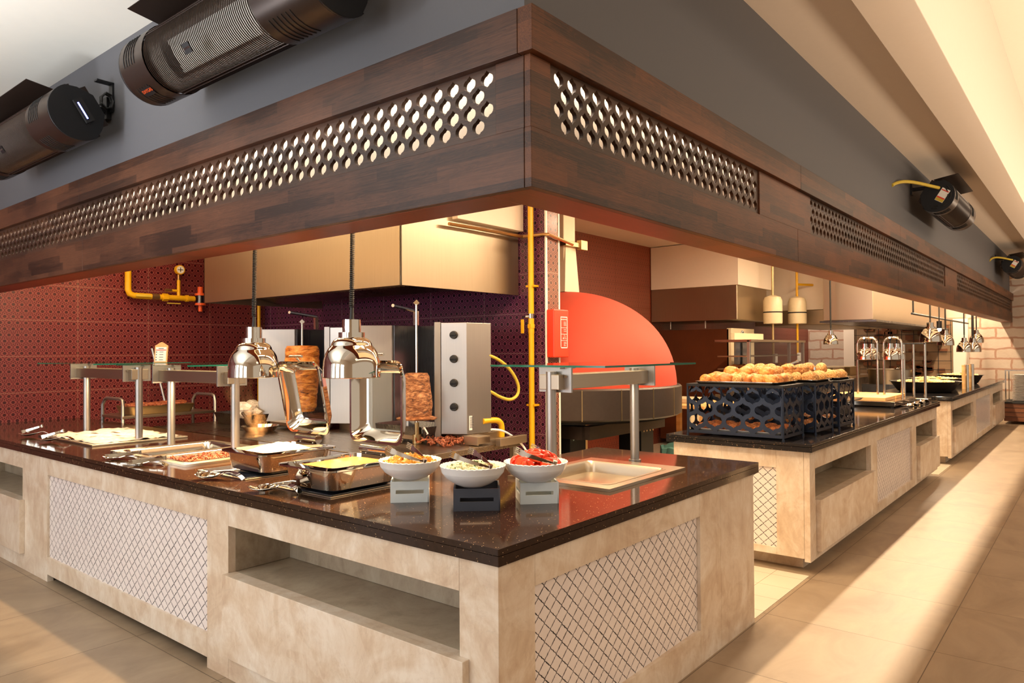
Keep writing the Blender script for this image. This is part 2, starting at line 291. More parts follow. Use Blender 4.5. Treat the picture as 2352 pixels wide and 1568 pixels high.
# ------------------------------------------------------------ mesh helpers
class MB:
    def __init__(s): s.b = bmesh.new()
    def box(s, x0, x1, y0, y1, z0, z1, mat=None):
        r = bmesh.ops.create_cube(s.b, size=1)['verts']
        for v in r:
            v.co = Vector(((x0 + x1) / 2 + v.co.x * (x1 - x0), (y0 + y1) / 2 + v.co.y * (y1 - y0), (z0 + z1) / 2 + v.co.z * (z1 - z0)))
            if mat: v.co = mat @ v.co
        return s
    def cyl(s, p, q, r, r2=None, seg=16, caps=True):
        p, q = Vector(p), Vector(q); d = q - p; L = d.length; rot = d.to_track_quat('Z', 'Y').to_matrix().to_4x4(); rot.translation = (p + q) / 2
        bmesh.ops.create_cone(s.b, cap_ends=caps, segments=seg, radius1=r, radius2=r if r2 is None else r2, depth=L, matrix=rot); return s
    def lathe(s, prof, c=(0, 0, 0), seg=32, close=False, noise=None):
        rings = []
        for (r, z) in prof:
            if r < 1e-6: rings.append([s.b.verts.new((c[0], c[1], c[2] + z))]); continue
            ring = []
            for i in range(seg):
                a = 2 * PI * i / seg; rr, zz = r, z
                if noise: rr, zz = noise(r, z, a)
                ring.append(s.b.verts.new((c[0] + rr * math.cos(a), c[1] + rr * math.sin(a), c[2] + zz)))
            rings.append(ring)
        for A, B in zip(rings, rings[1:]):
            for i in range(seg):
                j = (i + 1) % seg
                if len(A) == 1 and len(B) == 1: continue
                if len(A) == 1: f = (A[0], B[j], B[i])
                elif len(B) == 1: f = (A[i], A[j], B[0])
                else: f = (A[i], A[j], B[j], B[i])
                s.b.faces.new(f)
        return s
    def tube(s, pts, r, seg=10, caps=True):
        pts = [Vector(p) for p in pts]; rings = []; up = None
        for i, p in enumerate(pts):
            t = (pts[min(i + 1, len(pts) - 1)] - pts[max(i - 1, 0)]).normalized()
            if up is None: up = t.orthogonal().normalized()
            up = (up - t * up.dot(t)); up = up.normalized() if up.length > 1e-6 else t.orthogonal().normalized(); w = t.cross(up)
            rr = r(i / (len(pts) - 1)) if callable(r) else r
            rings.append([s.b.verts.new(p + (up * math.cos(2 * PI * k / seg) + w * math.sin(2 * PI * k / seg)) * rr) for k in range(seg)])
        for A, B in zip(rings, rings[1:]):
            for i in range(seg): s.b.faces.new((A[i], A[(i + 1) % seg], B[(i + 1) % seg], B[i]))
        if caps: s.b.faces.new(rings[0][::-1]); s.b.faces.new(rings[-1])
        return s
    def prism(s, poly, z0, z1, f=lambda x, y, z: (x, y, z)):
        a = [s.b.verts.new(f(x, y, z0)) for x, y in poly]; b = [s.b.verts.new(f(x, y, z1)) for x, y in poly]
        s.b.faces.new(a[::-1]); s.b.faces.new(b)
        for i in range(len(poly)): j = (i + 1) % len(poly); s.b.faces.new((a[i], a[j], b[j], b[i]))
        return s
    def loft(s, loops, cap0=True, cap1=True):
        rs = [[s.b.verts.new(p) for p in L] for L in loops]
        for A, B in zip(rs, rs[1:]):
            for i in range(len(A)): j = (i + 1) % len(A); s.b.faces.new((A[i], A[j], B[j], B[i]))
        if cap0: s.b.faces.new(rs[0][::-1])
        if cap1: s.b.faces.new(rs[-1])
        return s
    def blob(s, c, r, sub=2, n=.0, rot=None, seed=0):
        g = bmesh.ops.create_icosphere(s.b, subdivisions=sub, radius=1)['verts']; R_ = Euler(rot or (0, 0, 0)).to_matrix()
        from mathutils import noise as N
        for v in g:
            k = 1 + n * N.noise(v.co * 1.7 + Vector((seed, seed * 1.3, 0)))
            v.co = Vector(c) + R_ @ Vector((v.co.x * r[0] * k, v.co.y * r[1] * k, v.co.z * r[2] * k))
        return s
    def xf(s, mat): bmesh.ops.transform(s.b, matrix=mat, verts=s.b.verts); return s
def finish(name, me, mat, parent=None, smooth=None, bevel=0):
    me.materials.clear(); me.materials.append(M[mat] if isinstance(mat, str) else mat)
    o = bpy.data.objects.new(name, me); COL.objects.link(o)
    if parent: o.parent = parent
    if smooth is not None:
        me.polygons.foreach_set('use_smooth', [True] * len(me.polygons))
        if smooth < 180: me.set_sharp_from_angle(angle=math.radians(smooth))
    if bevel:
        b = o.modifiers.new('bevel', 'BEVEL'); b.width = bevel; b.segments = 2; b.limit_method = 'ANGLE'; b.angle_limit = .7; b.use_clamp_overlap = True
    return o
def obj(name, mb, mat, parent=None, smooth=40, bevel=0):
    me = bpy.data.meshes.new(name); bmesh.ops.recalc_face_normals(mb.b, faces=mb.b.faces); mb.b.to_mesh(me); mb.b.free()
    return finish(name, me, mat, parent, smooth, bevel)
def box(name, d, mat, parent=None, bevel=.002): return obj(name, MB().box(*d), mat, parent, None, bevel)
def tag(o, label, cat, group=None, kind=None):
    o['label'] = label; o['category'] = cat
    if group: o['group'] = group
    if kind: o['kind'] = kind
    return o
def struct(o): o['kind'] = 'structure'; return o
def thing(name, label, cat, loc=(0, 0, 0), rz=0, group=None, rot=None):
    o = bpy.data.objects.new(name, None); COL.objects.link(o); o.location = loc; o.rotation_euler = rot or (0, 0, rz); o.empty_display_size = .05
    return tag(o, label, cat, group)
def dup(root, loc=None, rz=None, label=None, group=None, scale=None, rot=None):
    def rec(o, par):
        c = o.copy(); COL.objects.link(c); c.parent = par
        for ch in [q for q in o.children]: rec(ch, c)
        return c
    r = rec(root, None)
    if loc is not None: r.location = loc
    if rz is not None: r.rotation_euler = (0, 0, rz)
    if rot is not None: r.rotation_euler = rot
    if scale is not None: r.scale = (scale,) * 3 if not isinstance(scale, tuple) else scale
    if label: r['label'] = label
    if group: r['group'] = group
    return r
def plate(outer, holes, thick, mat4):
    """flat plate in local XY with holes, extruded, moved by mat4; returns mesh"""
    cu = bpy.data.curves.new('plate', 'CURVE'); cu.dimensions = '2D'; cu.fill_mode = 'BOTH'; cu.extrude = thick / 2
    for L in [outer] + holes:
        sp = cu.splines.new('POLY'); sp.points.add(len(L) - 1); sp.use_cyclic_u = True
        for p, (x, y) in zip(sp.points, L): p.co = (x, y, 0, 1)
    o = bpy.data.objects.new('plate', cu); COL.objects.link(o)
    me = bpy.data.meshes.new_from_object(o.evaluated_get(bpy.context.evaluated_depsgraph_get()))
    bpy.data.objects.remove(o); bpy.data.curves.remove(cu); me.transform(mat4); return me
def plate_cdt(outer, holes, thick, mat4):
    from mathutils.geometry import delaunay_2d_cdt
    def clean(L):
        out = []
        for p in L:
            if not out or abs(p[0] - out[-1][0]) + abs(p[1] - out[-1][1]) > 1e-5: out.append(p)
        if abs(out[0][0] - out[-1][0]) + abs(out[0][1] - out[-1][1]) < 1e-5: out.pop()
        return out
    loops = [clean(L) for L in [outer] + holes]; V, E_ = [], []
    for L in loops:
        b = len(V); V += [Vector(p) for p in L]; E_ += [(b + i, b + (i + 1) % len(L)) for i in range(len(L))]
    vs_, es_, fs_, *_ = delaunay_2d_cdt(V, E_, [], 0, 1e-6)
    def inside(x, y, L):
        r = False
        for (x0, y0), (x1, y1) in zip(L, L[1:] + L[:1]):
            if (y0 > y) != (y1 > y) and x < (x1 - x0) * (y - y0) / (y1 - y0) + x0: r = not r
        return r
    b = bmesh.new(); top = [b.verts.new((v.x, v.y, thick / 2)) for v in vs_]; bot = [b.verts.new((v.x, v.y, -thick / 2)) for v in vs_]
    cnt = {}
    for f in fs_:
        cx_, cy_ = sum(vs_[i].x for i in f) / 3, sum(vs_[i].y for i in f) / 3
        if not inside(cx_, cy_, loops[0]) or any(inside(cx_, cy_, L) for L in loops[1:]): continue
        b.faces.new([top[i] for i in f]); b.faces.new([bot[i] for i in reversed(f)])
        for i in range(3): k = (f[i], f[(i + 1) % 3]); cnt[k] = 1
    for (i, j) in cnt:
        if (j, i) not in cnt: b.faces.new((top[j], top[i], bot[i], bot[j]))
    for v in [v for v in b.verts if not v.link_faces]: b.verts.remove(v)
    bmesh.ops.recalc_face_normals(b, faces=b.faces)
    me = bpy.data.meshes.new('plate'); b.to_mesh(me); b.free(); me.transform(mat4); return me
def text(name, body, size, mat, parent, mat4, ext=.0004, align='CENTER'):
    cu = bpy.data.curves.new(name, 'FONT'); cu.body = body; cu.size = size; cu.extrude = ext; cu.align_x = align; cu.align_y = 'CENTER'
    o = bpy.data.objects.new(name, cu); COL.objects.link(o)
    me = bpy.data.meshes.new_from_object(o.evaluated_get(bpy.context.evaluated_depsgraph_get())); bpy.data.objects.remove(o)
    me.transform(mat4); return finish(name, me, mat, parent)
FX = Matrix(((1, 0, 0, 0), (0, 0, 1, 0), (0, 1, 0, 0), (0, 0, 0, 1)))      # local xy -> world xz (plane y=const)
FY = Matrix(((0, 0, 1, 0), (1, 0, 0, 0), (0, 1, 0, 0), (0, 0, 0, 1)))      # local xy -> world yz (plane x=const)
def lantern(w, h, n=7):
    """outline of the pointed quatrefoil hole, w x h"""
    R_ = [(0, .5), (.045, .43), (.11, .375), (.175, .35), (.185, .30)]
    for i in range(n): a = math.radians(80 - 160 * i / (n - 1)); R_.append((.215 + .285 * math.cos(a), .285 * math.sin(a)))
    R_ += [(x, -y) for x, y in reversed(R_[:5])]
    L = [(-x, y) for x, y in reversed(R_[1:-1])]
    return [(x * w, y * h) for x, y in R_ + L]
def lantern2(w, h, n=8):
    rl = .36 * h; cx = w / 2 - rl
    R_ = [(0, .5 * h), (.10 * cx + .0005, .46 * h), (.35 * cx, .40 * h), (.72 * cx, .385 * h), (.80 * cx, .33 * h)]
    for i in range(n): a = math.radians(80 - 160 * i / (n - 1)); R_.append((cx + rl * math.cos(a), rl * math.sin(a) * .92))
    R_ += [(x, -y) for x, y in reversed(R_[:5])]
    return R_ + [(-x, y) for x, y in reversed(R_[1:-1])]
def rrect(x0, x1, y0, y1, r, z=None, n=5):
    out = []
    for cx, cy, a0 in ((x1 - r, y1 - r, 0), (x0 + r, y1 - r, 90), (x0 + r, y0 + r, 180), (x1 - r, y0 + r, 270)):
        for i in range(n + 1): a = math.radians(a0 + 90 * i / n); p = (cx + r * math.cos(a), cy + r * math.sin(a)); out.append(p if z is None else (*p, z))
    return out
def T(x=0, y=0, z=0): return Matrix.Translation((x, y, z))

# ------------------------------------------------------------ room shell
struct(box('floor', (-9, 17.2, -9, 12, -.1, 0), 'floor', bevel=0))
kf = MB().box(2.31, 3.30, .028, 1.2, 0, .004).box(1.1, 17, 1.16, 6.5, 0, .004).box(8.35, 9.3, .028, 1.2, 0, .004)
o = obj('floor', kf, 'ktile', None, None); struct(o)
struct(box('wall_left', (-9, 3.40, 6.5, 6.7, 0, 3.23), 'red_tile', bevel=0))
pier = struct(box('wall_right', (3.2, 3.385, 2.17, 6.5, 0, 3.23), 'bluelit_tile', bevel=0))
o = obj('wall_end', MB().box(3.2, 3.385, 2.162, 2.17, 0, 3.23), 'end_tile', pier, None)
for x in (3.2, 3.385): struct(box('trim_1', (x - .009, x + .009, 2.155, 2.172, 0, 3.23), 'white'))
struct(box('wall_back', (3.385, 17, 4.18, 4.3, 0, 3.23), 'brown_tile', bevel=0))
fw = struct(box('wall_far', (17, 17.3, -9, 9, 0, 5.6), 'stone', bevel=0))
struct(box('ceiling', (.34, 17, .18, 6.5, 3.23, 3.3), 'cream', bevel=0))
# grey bulkhead above the wooden fascia
gb = MB().prism([(.13, -.02), (17, -.02), (17, .17), (.33, .17), (.33, 6.5), (.13, 6.5)], 2.706, 3.49)
struct(obj('wall_upper', gb, 'grey', None, None))
struct(box('ceiling', (-8, .13, .9, 10, 3.49, 3.6), 'white', bevel=0))
struct(box('ceiling', (.13, 17, -.55, 1.0, 3.49, 3.6), 'cream', bevel=0))
struct(box('ceiling_beam', (-.6, 17, -.81, -.55, 3.36, 4.6), 'cream', bevel=.004))
struct(box('ceiling', (-8, 17, -9, -.81, 4.6, 4.7), 'cream', bevel=0))
struct(box('ceiling_beam', (13.6, 14.1, -9, -.81, 4.1, 4.6), 'cream', bevel=.004))
# window front behind the camera
win = struct(box('window_1', (-7.05, -6.95, -2.4, 9, 0, .35), 'white'))
for k in range(9): box('window_frame', (-6.72, -6.62, -2.0 + 1.3 * k, -1.92 + 1.3 * k, .35, 3.49), 'white', win)
box('window_frame', (-6.72, -6.62, -2.4, 9, 2.3, 2.38), 'white', win)
struct(box('wall_window', (-7.2, -7.1, -9, 12, 0, 4.7), 'cream', bevel=0))

# far opening with wire grid
dk = struct(box('window_2', (16.93, 17.0, 1.04, 3.07, .58, 2.2), 'backing_brown'))
for (a, b) in ((.74, 1.03), (3.08, 3.32)): struct(box('trim_2', (16.9, 17.0, a, b, 0, 2.2), 'cream'))
g = MB()
for k in range(9): yy = 1.06 + .245 * k; g.box(16.86, 16.872, yy, yy + .012, .6, 2.15)
for k in range(8): zz = .66 + .2 * k; g.box(16.86, 16.872, 1.05, 3.06, zz, zz + .012)
obj('grid', g, 'grid_wire', dk, None)
g = MB(); rs = random.Random(3)
for k in range(60): y_, z_ = 1.1 + 1.8 * rs.random(), .62 + 1.4 * rs.random(); g.box(16.885, 16.93, y_, y_ + .12 + .1 * rs.random(), z_, z_ + .05 + .08 * rs.random())
obj('log_panel', g, 'crate', dk, None)

# ------------------------------------------------------------ wooden fascia
def lattice(name, u0, u1, mat, parent, M4, pitch=.0835, first=None):
    holes = []; rows = [2.513, 2.460, 2.405, 2.351]
    for r, z in enumerate(rows):
        off = 0 if r % 2 == 0 else .5
        k = 0
        while True:
            u = (first if first is not None else u0 + .05) + (k + off) * pitch
            if u > u1 - .035: break
            if u > u0 + .034: holes.append([(u + a, z + b) for a, b in lantern(.059, .067)])
            k += 1
    me = plate([(u0, 2.27), (u1, 2.27), (u1, 2.575), (u0, 2.575)], holes, .018, M4)
    return finish(name, me, mat, parent)
# left run (faces -x), plane x=.105 ; right run (faces -y), plane y=-.065
fl = thing('wooden_fascia', 'dark wooden fascia with pierced lattice over the left counter', 'fascia', (.105, -.065, 2.1))
fl.matrix_world = T()
def fb(name, d, mat, par, bevel=.002): return box(name, d, mat, par, bevel)
fb('top_board', (.083, .145, -.024, 3.696, 2.552, 2.705), 'wood_y', fl); fb('top_board', (.083, .145, 3.699, 6.49, 2.552, 2.705), 'wood_y', fl)
fb('bottom_board', (.105, .135, -.034, 3.696, 2.1, 2.305), 'wood_y', fl); fb('bottom_board', (.105, .135, 3.699, 6.49, 2.1, 2.305), 'wood_y', fl)
fb('corner_stile', (.108, .135, -.033, .093, 2.305, 2.552), 'wood_y', fl)
lattice('lattice_panel', .093, 6.49, 'lattice_y', fl, T(.126, 0, 0) @ FY, first=.141)
fb('soffit_board', (.135, .325, .15, 6.49, 2.1, 2.12), 'soffit_y', fl)
fb('backing_panel', (.300, .32, .12, 6.49, 2.12, 2.68), 'glow_back', fl); fb('light_strip', (.18, .22, .16, 6.49, 2.655, 2.67), 'led', fl)
fr = thing('wooden_fascia', 'long brown wooden fascia with three lattice sections over the right-hand counters', 'fascia', (0, 0, 0))
jx = (.083, 2.852, 5.75, 9.1, 12.6, 17.0)
for a, b in zip(jx, jx[1:]):
    fb('top_board', (a + .0015, b - .0015, -.087, -.025, 2.552, 2.705), 'wood_x', fr)
    fb('bottom_board', (max(a, .105) + .0015, b - .0015, -.065, -.035, 2.1, 2.305), 'wood_x', fr)
for a, b in ((.108, .222), (2.207, 3.119), (8.42, 9.37), (16.7, 17.0)): fb('corner_stile', (a, b, -.062, -.035, 2.305, 2.552), 'wood_x', fr)
for a, b, f0 in ((.222, 2.207, .284), (3.119, 8.42, None), (9.37, 16.7, None)): lattice('lattice_panel', a, b, 'lattice_x', fr, T(0, -.044, 0) @ FX, first=f0)
fb('soffit_board', (.135, 17.0, -.035, .15, 2.1, 2.12), 'soffit_x', fr)
fb('backing_panel', (.30, 17.0, .125, .145, 2.12, 2.68), 'glow_back', fr); fb('light_strip', (.26, 17.0, .03, .06, 2.655, 2.67), 'led', fr)

# ------------------------------------------------------------ counters
def counter_face_y(par, x0, segs, y=0.0, ztop=.842, zb=0.0):
    pass
c1 = thing('buffet_counter', 'L-shaped cream marble buffet counter at the corner with brown quartz top', 'counter')
def slab(par, poly, mat, z0=.842):
    a = MB().prism(poly, z0, z0 + .034); obj('worktop_edge', a, mat, par, None, .003)
    b = MB().prism(poly, z0 + .036, .9); obj('worktop', b, mat, par, None, .005)
LP = [(0, 0), (2.317, 0), (2.317, 1.1), (1.12, 1.1), (1.12, 6.5), (0, 6.5)]
WELL = [rrect(1.12, 1.71, .27, .77, .03), rrect(.25, .84, 2.58, 2.97, .03), rrect(.25, .84, 3.03, 3.43, .03)]
finish('worktop_edge', plate(LP, WELL, .034, T(0, 0, .859)), 'quartz', c1, None, .003); finish('worktop', plate(LP, WELL, .022, T(0, 0, .889)), 'quartz', c1, None, .004)
# marble skin: left face x=.012, openings: niche (y .189-1.70, z .50-.724), arabesque (1.90-4.036,.168-.724), niche 4.524-6.1
cs = MB()
X0, X1, Y0 = .012, .05, .012
for y0, y1, z0, z1 in ((Y0, .189, 0, .842), (.189, 1.70, .724, .842), (.189, 1.70, 0, .50), (1.70, 1.90, 0, .842), (1.90, 4.036, .724, .842), (1.90, 4.036, .05, .168), (4.036, 4.524, 0, .842), (4.524, 6.5, .724, .842), (4.524, 6.5, 0, .50)):
    cs.box(X0, X1, y0 + .0006, y1 - .0006, max(z0, .0), z1)
obj('left_cladding', cs, 'marble', c1, None, .0008)
cs = MB()
for x0, x1, z0, z1 in ((X0 + .0, .211, 0, .842), (.211, 1.553, .726, .842), (.211, 1.553, 0, .165), (1.553, 1.80, 0, .842), (1.80, 2.26, 0, .842)):
    cs.box(x0 + .0006, x1 - .0006, Y0, Y0 + .04, z0, z1)
cs.box(2.235, 2.26, Y0 + .04, 1.05, 0, .842)
obj('right_cladding', cs, 'marble', c1, None, .0008)
box('arabesque_panel', (.026, .045, 1.90, 4.036, .05, .724), 'arab_y', c1); box('arabesque_panel', (.21, 1.553, .030, .045, .16, .726), 'arab_x', c1)
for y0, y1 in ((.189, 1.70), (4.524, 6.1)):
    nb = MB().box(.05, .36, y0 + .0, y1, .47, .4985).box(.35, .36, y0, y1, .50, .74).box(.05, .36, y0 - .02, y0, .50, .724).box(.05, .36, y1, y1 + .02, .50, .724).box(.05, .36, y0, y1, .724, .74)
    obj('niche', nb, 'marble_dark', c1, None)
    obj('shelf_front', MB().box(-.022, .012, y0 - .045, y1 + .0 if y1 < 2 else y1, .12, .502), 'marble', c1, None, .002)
obj('core', MB().box(.37, 2.23, .37, 1.05, 0, .84).box(.37, 1.08, 1.05, 6.5, 0, .84), 'beige', c1, None)
def counter2(label, x0, x1, name='buffet_counter', scale=1.0, mat='black_quartz'):
    c = thing(name, label, 'counter')
    slab(c, [(x0, 0), (x1, 0), (x1, 1.09), (x0, 1.09)], mat)
    a, b = x0 + .05, x1 - .05; L = b - a
    n1 = (a + .12, a + .12 + L * .32); ar = (n1[1] + L * .045, n1[1] + L * .045 + L * .31); n2 = (ar[1] + L * .045, b - .0 if L < 5.2 else ar[1] + L * .045 + L * .26)
    n2 = (n2[0], min(n2[1], b - .06))
    m_ = MB()
    for u0, u1, z0, z1 in ((a, n1[0], .08, .842), (n1[0], n1[1], .712, .842), (n1[0], n1[1], .08, .49), (n1[1], ar[0], .08, .842), (ar[0], ar[1], .724, .842), (ar[0], ar[1], .08, .16), (ar[1], n2[0], .08, .842), (n2[0], n2[1], .70, .842), (n2[0], n2[1], .08, .49), (n2[1], b, .08, .842)):
        m_.box(u0 + .0006, u1 - .0006, .03, .07, z0, z1)
    obj('side_cladding', m_, 'marble', c, None, .0008)
    m_ = MB().box(a, a + .04, .0712, .26, .10, .842).box(a, a + .04, .2606, .66, .712, .842).box(a, a + .04, .2606, .66, .10, .15).box(a, a + .04, .6606, 1.05, .10, .842)
    obj('end_cladding', m_, 'marble', c, None, .0008)
    m_ = MB().box(b - .04, b, .0712, 1.05, .1, .842); obj('end_cladding', m_, 'marble', c, None)
    box('arabesque_panel', (a + .015, a + .035, .255, .665, .14, .715), 'arab_y', c)
    box('arabesque_panel', (ar[0], ar[1], .048, .06, .15, .73), 'arab_x', c)
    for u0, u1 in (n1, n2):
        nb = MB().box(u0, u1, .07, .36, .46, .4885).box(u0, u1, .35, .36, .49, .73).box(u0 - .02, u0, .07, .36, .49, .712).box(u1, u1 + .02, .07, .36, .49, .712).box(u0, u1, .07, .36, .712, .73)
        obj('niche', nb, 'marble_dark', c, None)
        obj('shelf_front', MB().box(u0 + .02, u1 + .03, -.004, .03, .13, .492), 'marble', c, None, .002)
    box('plinth', (a + .13, b - .1, .12, 1.0, 0, .1), 'marble', c)
    obj('core', MB().box(a + .045, b - .045, .37, 1.04, .1, .84), 'beige', c, None)
    return c
counter2('cream marble counter with black top holding the black bread racks', 3.296, 8.343)
counter2('farthest cream marble counter, with black pans on top, beyond the chopping board station', 9.31, 15.91)

# ------------------------------------------------------------ infrared heaters
def heater(name, label, loc, rz, labelled, wide=1.5):
    h = thing(name, label, 'heater', loc, rz, 'gas heaters on the grey bulkhead')
    R = .165; A = math.radians(33)
    rot = Matrix.Rotation(A, 4, 'X')      # tilt: face looks outwards and down
    L = wide
    def prof(k=26, r=R):
        pts = [(r * math.sin(a), r * math.cos(a)) for a in [math.radians(-90 + 180 * i / k) for i in range(k + 1)]]   # (z', -y') half circle
        return pts
    def arc(x0, x1, a0, a1, r, t=.003, k=20):
        g = MB(); lo = []
        for x in (x0, x1):
            out = [(x, -r * math.cos(a0 + (a1 - a0) * i / k), r * math.sin(a0 + (a1 - a0) * i / k)) for i in range(k + 1)]
            inn = [(x, -(r - t) * math.cos(a0 + (a1 - a0) * i / k), (r - t) * math.sin(a0 + (a1 - a0) * i / k)) for i in range(k, -1, -1)]
            lo.append(out + inn)
        return g.loft(lo)
    H = PI / 2 + .25
    g = MB(); 
    for x0, x1 in ((0.0, .24), (L - .36, L)):
        q = arc(x0, x1, -H, H, R); me = bpy.data.meshes.new('t'); q.b.to_mesh(me); q.b.free(); g.b.from_mesh(me); bpy.data.meshes.remove(me)
    g.box(.0, L, .03, .12, -.12, .12); g.box(0, L, .0, .04, -.16, -.15).box(0, L, 0, .04, .15, .16)
    obj('body', g.xf(rot), 'heater', h, 40)
    for x in (0.0, L):
        poly = [(-R * math.cos(a), R * math.sin(a)) for a in [math.radians(-95 + 190 * i / 24) for i in range(25)]] + [(.07, .13), (.13, .06), (.13, -.06), (.07, -.13)]
        e = MB().prism(poly, 0, .012, lambda u, v, w, x=x: (x - (.012 if x == 0 else 0) + w, u, v)); obj('end_cap', e.xf(rot), 'black', h, 40, .002)
    g = MB()                                               # vent slots in the end cap
    for rr, a0, a1 in ((.13, -75, -52), (.13, -38, -12), (.13, 12, 38), (.13, 52, 75), (.105, -68, -48), (.105, -32, -8), (.105, 8, 32), (.105, 48, 68)):
        pts = [(-.016, -rr * math.cos(math.radians(a0 + (a1 - a0) * i / 6)), rr * math.sin(math.radians(a0 + (a1 - a0) * i / 6))) for i in range(7)]; g.tube(pts, .0055, 6)
    obj('vent_slots', g.xf(rot), 'matt_black', h)
    for xs, band in [(q_, b_) for q_ in ([.05 + .026 * i for i in range(5)], [L - .30 + .028 * i for i in range(6)]) for b_ in ((-70, -18), (18, 70))]:
        g = MB()                                               # slots around the end bands
        for x in xs:
            for a0, a1 in (band,):
                pts = [(x, -(R + .0006) * math.cos(math.radians(a0 + (a1 - a0) * i / 10)), (R + .0006) * math.sin(math.radians(a0 + (a1 - a0) * i / 10))) for i in range(11)]; g.tube(pts, .0024, 5)
        obj('slots', g.xf(rot), 'matt_black', h)
    g = MB()                                               # wire guard over the burner
    k0 = .25
    while k0 < L - .37:
        pts = [(k0, -(R - .006) * math.cos(-H + 2 * H * i / 18), (R - .006) * math.sin(-H + 2 * H * i / 18)) for i in range(19)]; g.tube(pts, .0028, 5); k0 += .0135
    for a in (-68, -60, 58, 66): g.cyl((.24, -(R - .004) * math.cos(math.radians(a)), (R - .004) * math.sin(math.radians(a))), (L - .36, -(R - .004) * math.cos(math.radians(a)), (R - .004) * math.sin(math.radians(a))), .003, seg=6)
    obj('guard', g.xf(rot), 'heater', h)
    obj('burner_plate', MB().box(.38, L - .46, -.085, -.075, -.075, .075).xf(rot), 'ceramic', h, None, .002)
    obj('reflector', MB().box(.25, L - .37, -.072, -.066, -.14, .14).xf(rot), 'chrome_dim', h, None)
    g = MB().box(.12, L - .3, -.20, .02, .0, .003, Matrix.Rotation(-.15, 4, 'X')).box(.12, L - .3, -.06, 0, -.006, -.003)
    g.xf(T(0, .02, .19)); obj('deflector', g, 'heater', h, None)
    g = MB()
    for x in (.12, L - .25): g.box(x, x + .035, .04, .26, .10, .135, T(0, 0, 0)).box(x - .02, x + .06, .23, .262, .06, .2)
    obj('bracket', g, 'black', h, None, .002)
    if labelled == 'logo':
        q = rot @ T(L - .12, -.168, 0) @ Matrix.Rotation(0, 4, 'Z')
        pm = rot @ Matrix.Rotation(math.radians(22), 4, 'X') @ T(.12, -R - .002, -.02)
        pl = obj('badge', MB().box(-.045, .045, 0, .003, -.022, .022).xf(pm), 'black', h, None)
        text('lettering', 'DAYGAS', .024, 'orange', pl, pm @ T(0, -.001, .004) @ Matrix.Rotation(PI / 2, 4, 'X'))
        pm2 = rot @ T(.62, -R + .002, .0)
        p2 = obj('nameplate', MB().box(-.028, .028, -.003, 0, -.022, .022).xf(pm2), 'black', h, None)
        text('lettering', 'DAYGAS', .013, 'chrome_dim', p2, pm2 @ T(0, -.0035, 0) @ Matrix.Rotation(PI / 2, 4, 'X'))
    if labelled == 'rating':
        pm = rot @ T(-.0145, 0, .02)
        pl = obj('rating_label', MB().box(-.001, 0, -.09, -.01, -.06, .075).xf(pm), 'paper', h, None)
        obj('label_stripe', MB().box(-.002, -.001, -.085, -.015, .05, .06).box(-.002, -.001, -.088, -.012, -.028, -.014).xf(pm), 'red', pl, None)
        obj('label_warning', MB().box(-.002, -.001, -.088, -.012, -.057, -.028).xf(pm), 'hose', pl, None)
    return h
h1 = heater('gas_heater', 'large black gas heater above the corner, cut by the top of the frame', (-.13, .66, 2.97), 0, 'logo')
h1.rotation_euler = (0, 0, 0)
h1.matrix_world = T(-.13, 2.16, 2.97) @ Matrix.Rotation(-PI / 2, 4, 'Z')
h2 = heater('gas_heater', 'black gas heater with blue light at its end, left of the large one', (-.13, 4.7, 2.97), 0, 'logo')
h2.matrix_world = T(-.13, 4.62, 2.97) @ Matrix.Rotation(-PI / 2, 4, 'Z')
g = MB().box(1.513, 1.53, .0, .05, -.07, .07); 
o = obj('control_box', g.xf(Matrix.Rotation(math.radians(33), 4, 'X')), 'matt_black', h2, None)
obj('indicator_light', MB().box(1.53, 1.533, .012, .02, -.05, .05).xf(Matrix.Rotation(math.radians(33), 4, 'X')), 'blue_led', o, None)
h3 = heater('gas_heater', 'black gas heater with yellow hose over the second lattice section', (6.5, -.27, 3.08), 0, 'rating')
h4 = heater('gas_heater', 'farthest black gas heater near the stone wall', (14.2, -.27, 3.08), 0, 'rating')
for h in (h3, h4):
    pts = [(-.75 + .72 * i / 10, .25 - .28 * (i / 10) ** 2, .01 + .06 * math.sin(i / 10 * PI) + .06 * i / 10) for i in range(11)]
    obj('gas_hose', MB().tube(pts, .016, 8), 'hose', h)
cb = thing('cable_bracket', 'small black bracket with coiled cable on the grey wall between the left heaters', 'bracket', (.13, 3.3, 3.15))
obj('bracket_arm', MB().box(-.012, 0, -.03, .02, -.08, .10).box(-.10, 0, -.03, .02, .095, .105), 'black', cb, None)
obj('cable', MB().tube([(-.04 + .035 * math.cos(t * .9), -.02 + .02 * math.sin(t * .55), -.02 + .05 * math.sin(t * .9)) for t in range(26)] + [(-.10, .15, -.03), (-.16, .24, .02)], .006, 6), 'rubber', cb)

# ------------------------------------------------------------ kitchen: hoods, pipes
hd = thing('extractor_hood', 'large brushed steel hood over the meat grills', 'hood', (1.8, 2.46, 2.04))
g = MB().box(1.8, 1.812, 2.46, 5.33, 2.04, 2.95).box(1.8, 3.19, 2.46, 2.472, 2.04, 2.95).box(1.8, 3.19, 5.318, 5.33, 2.04, 2.95).box(1.8, 3.19, 2.46, 5.33, 2.94, 2.95)
hd.matrix_world = T(); obj('shell', g, 'hood', hd, None, .002)
obj('grease_tray', MB().prism([(1.83, 2.06), (1.83, 2.075), (2.25, 2.16), (2.6, 2.075), (2.6, 2.06), (2.25, 2.145)], 2.5, 5.3, lambda x, z, y: (x, y, z)).box(1.86, 3.15, 2.5, 5.3, 2.26, 2.27), 'dark_steel', hd, None)
g = MB()
for k in range(46): g.box(2.0, 2.40, 2.62 + .057 * k, 2.635 + .057 * k, 2.105, 2.118, None)
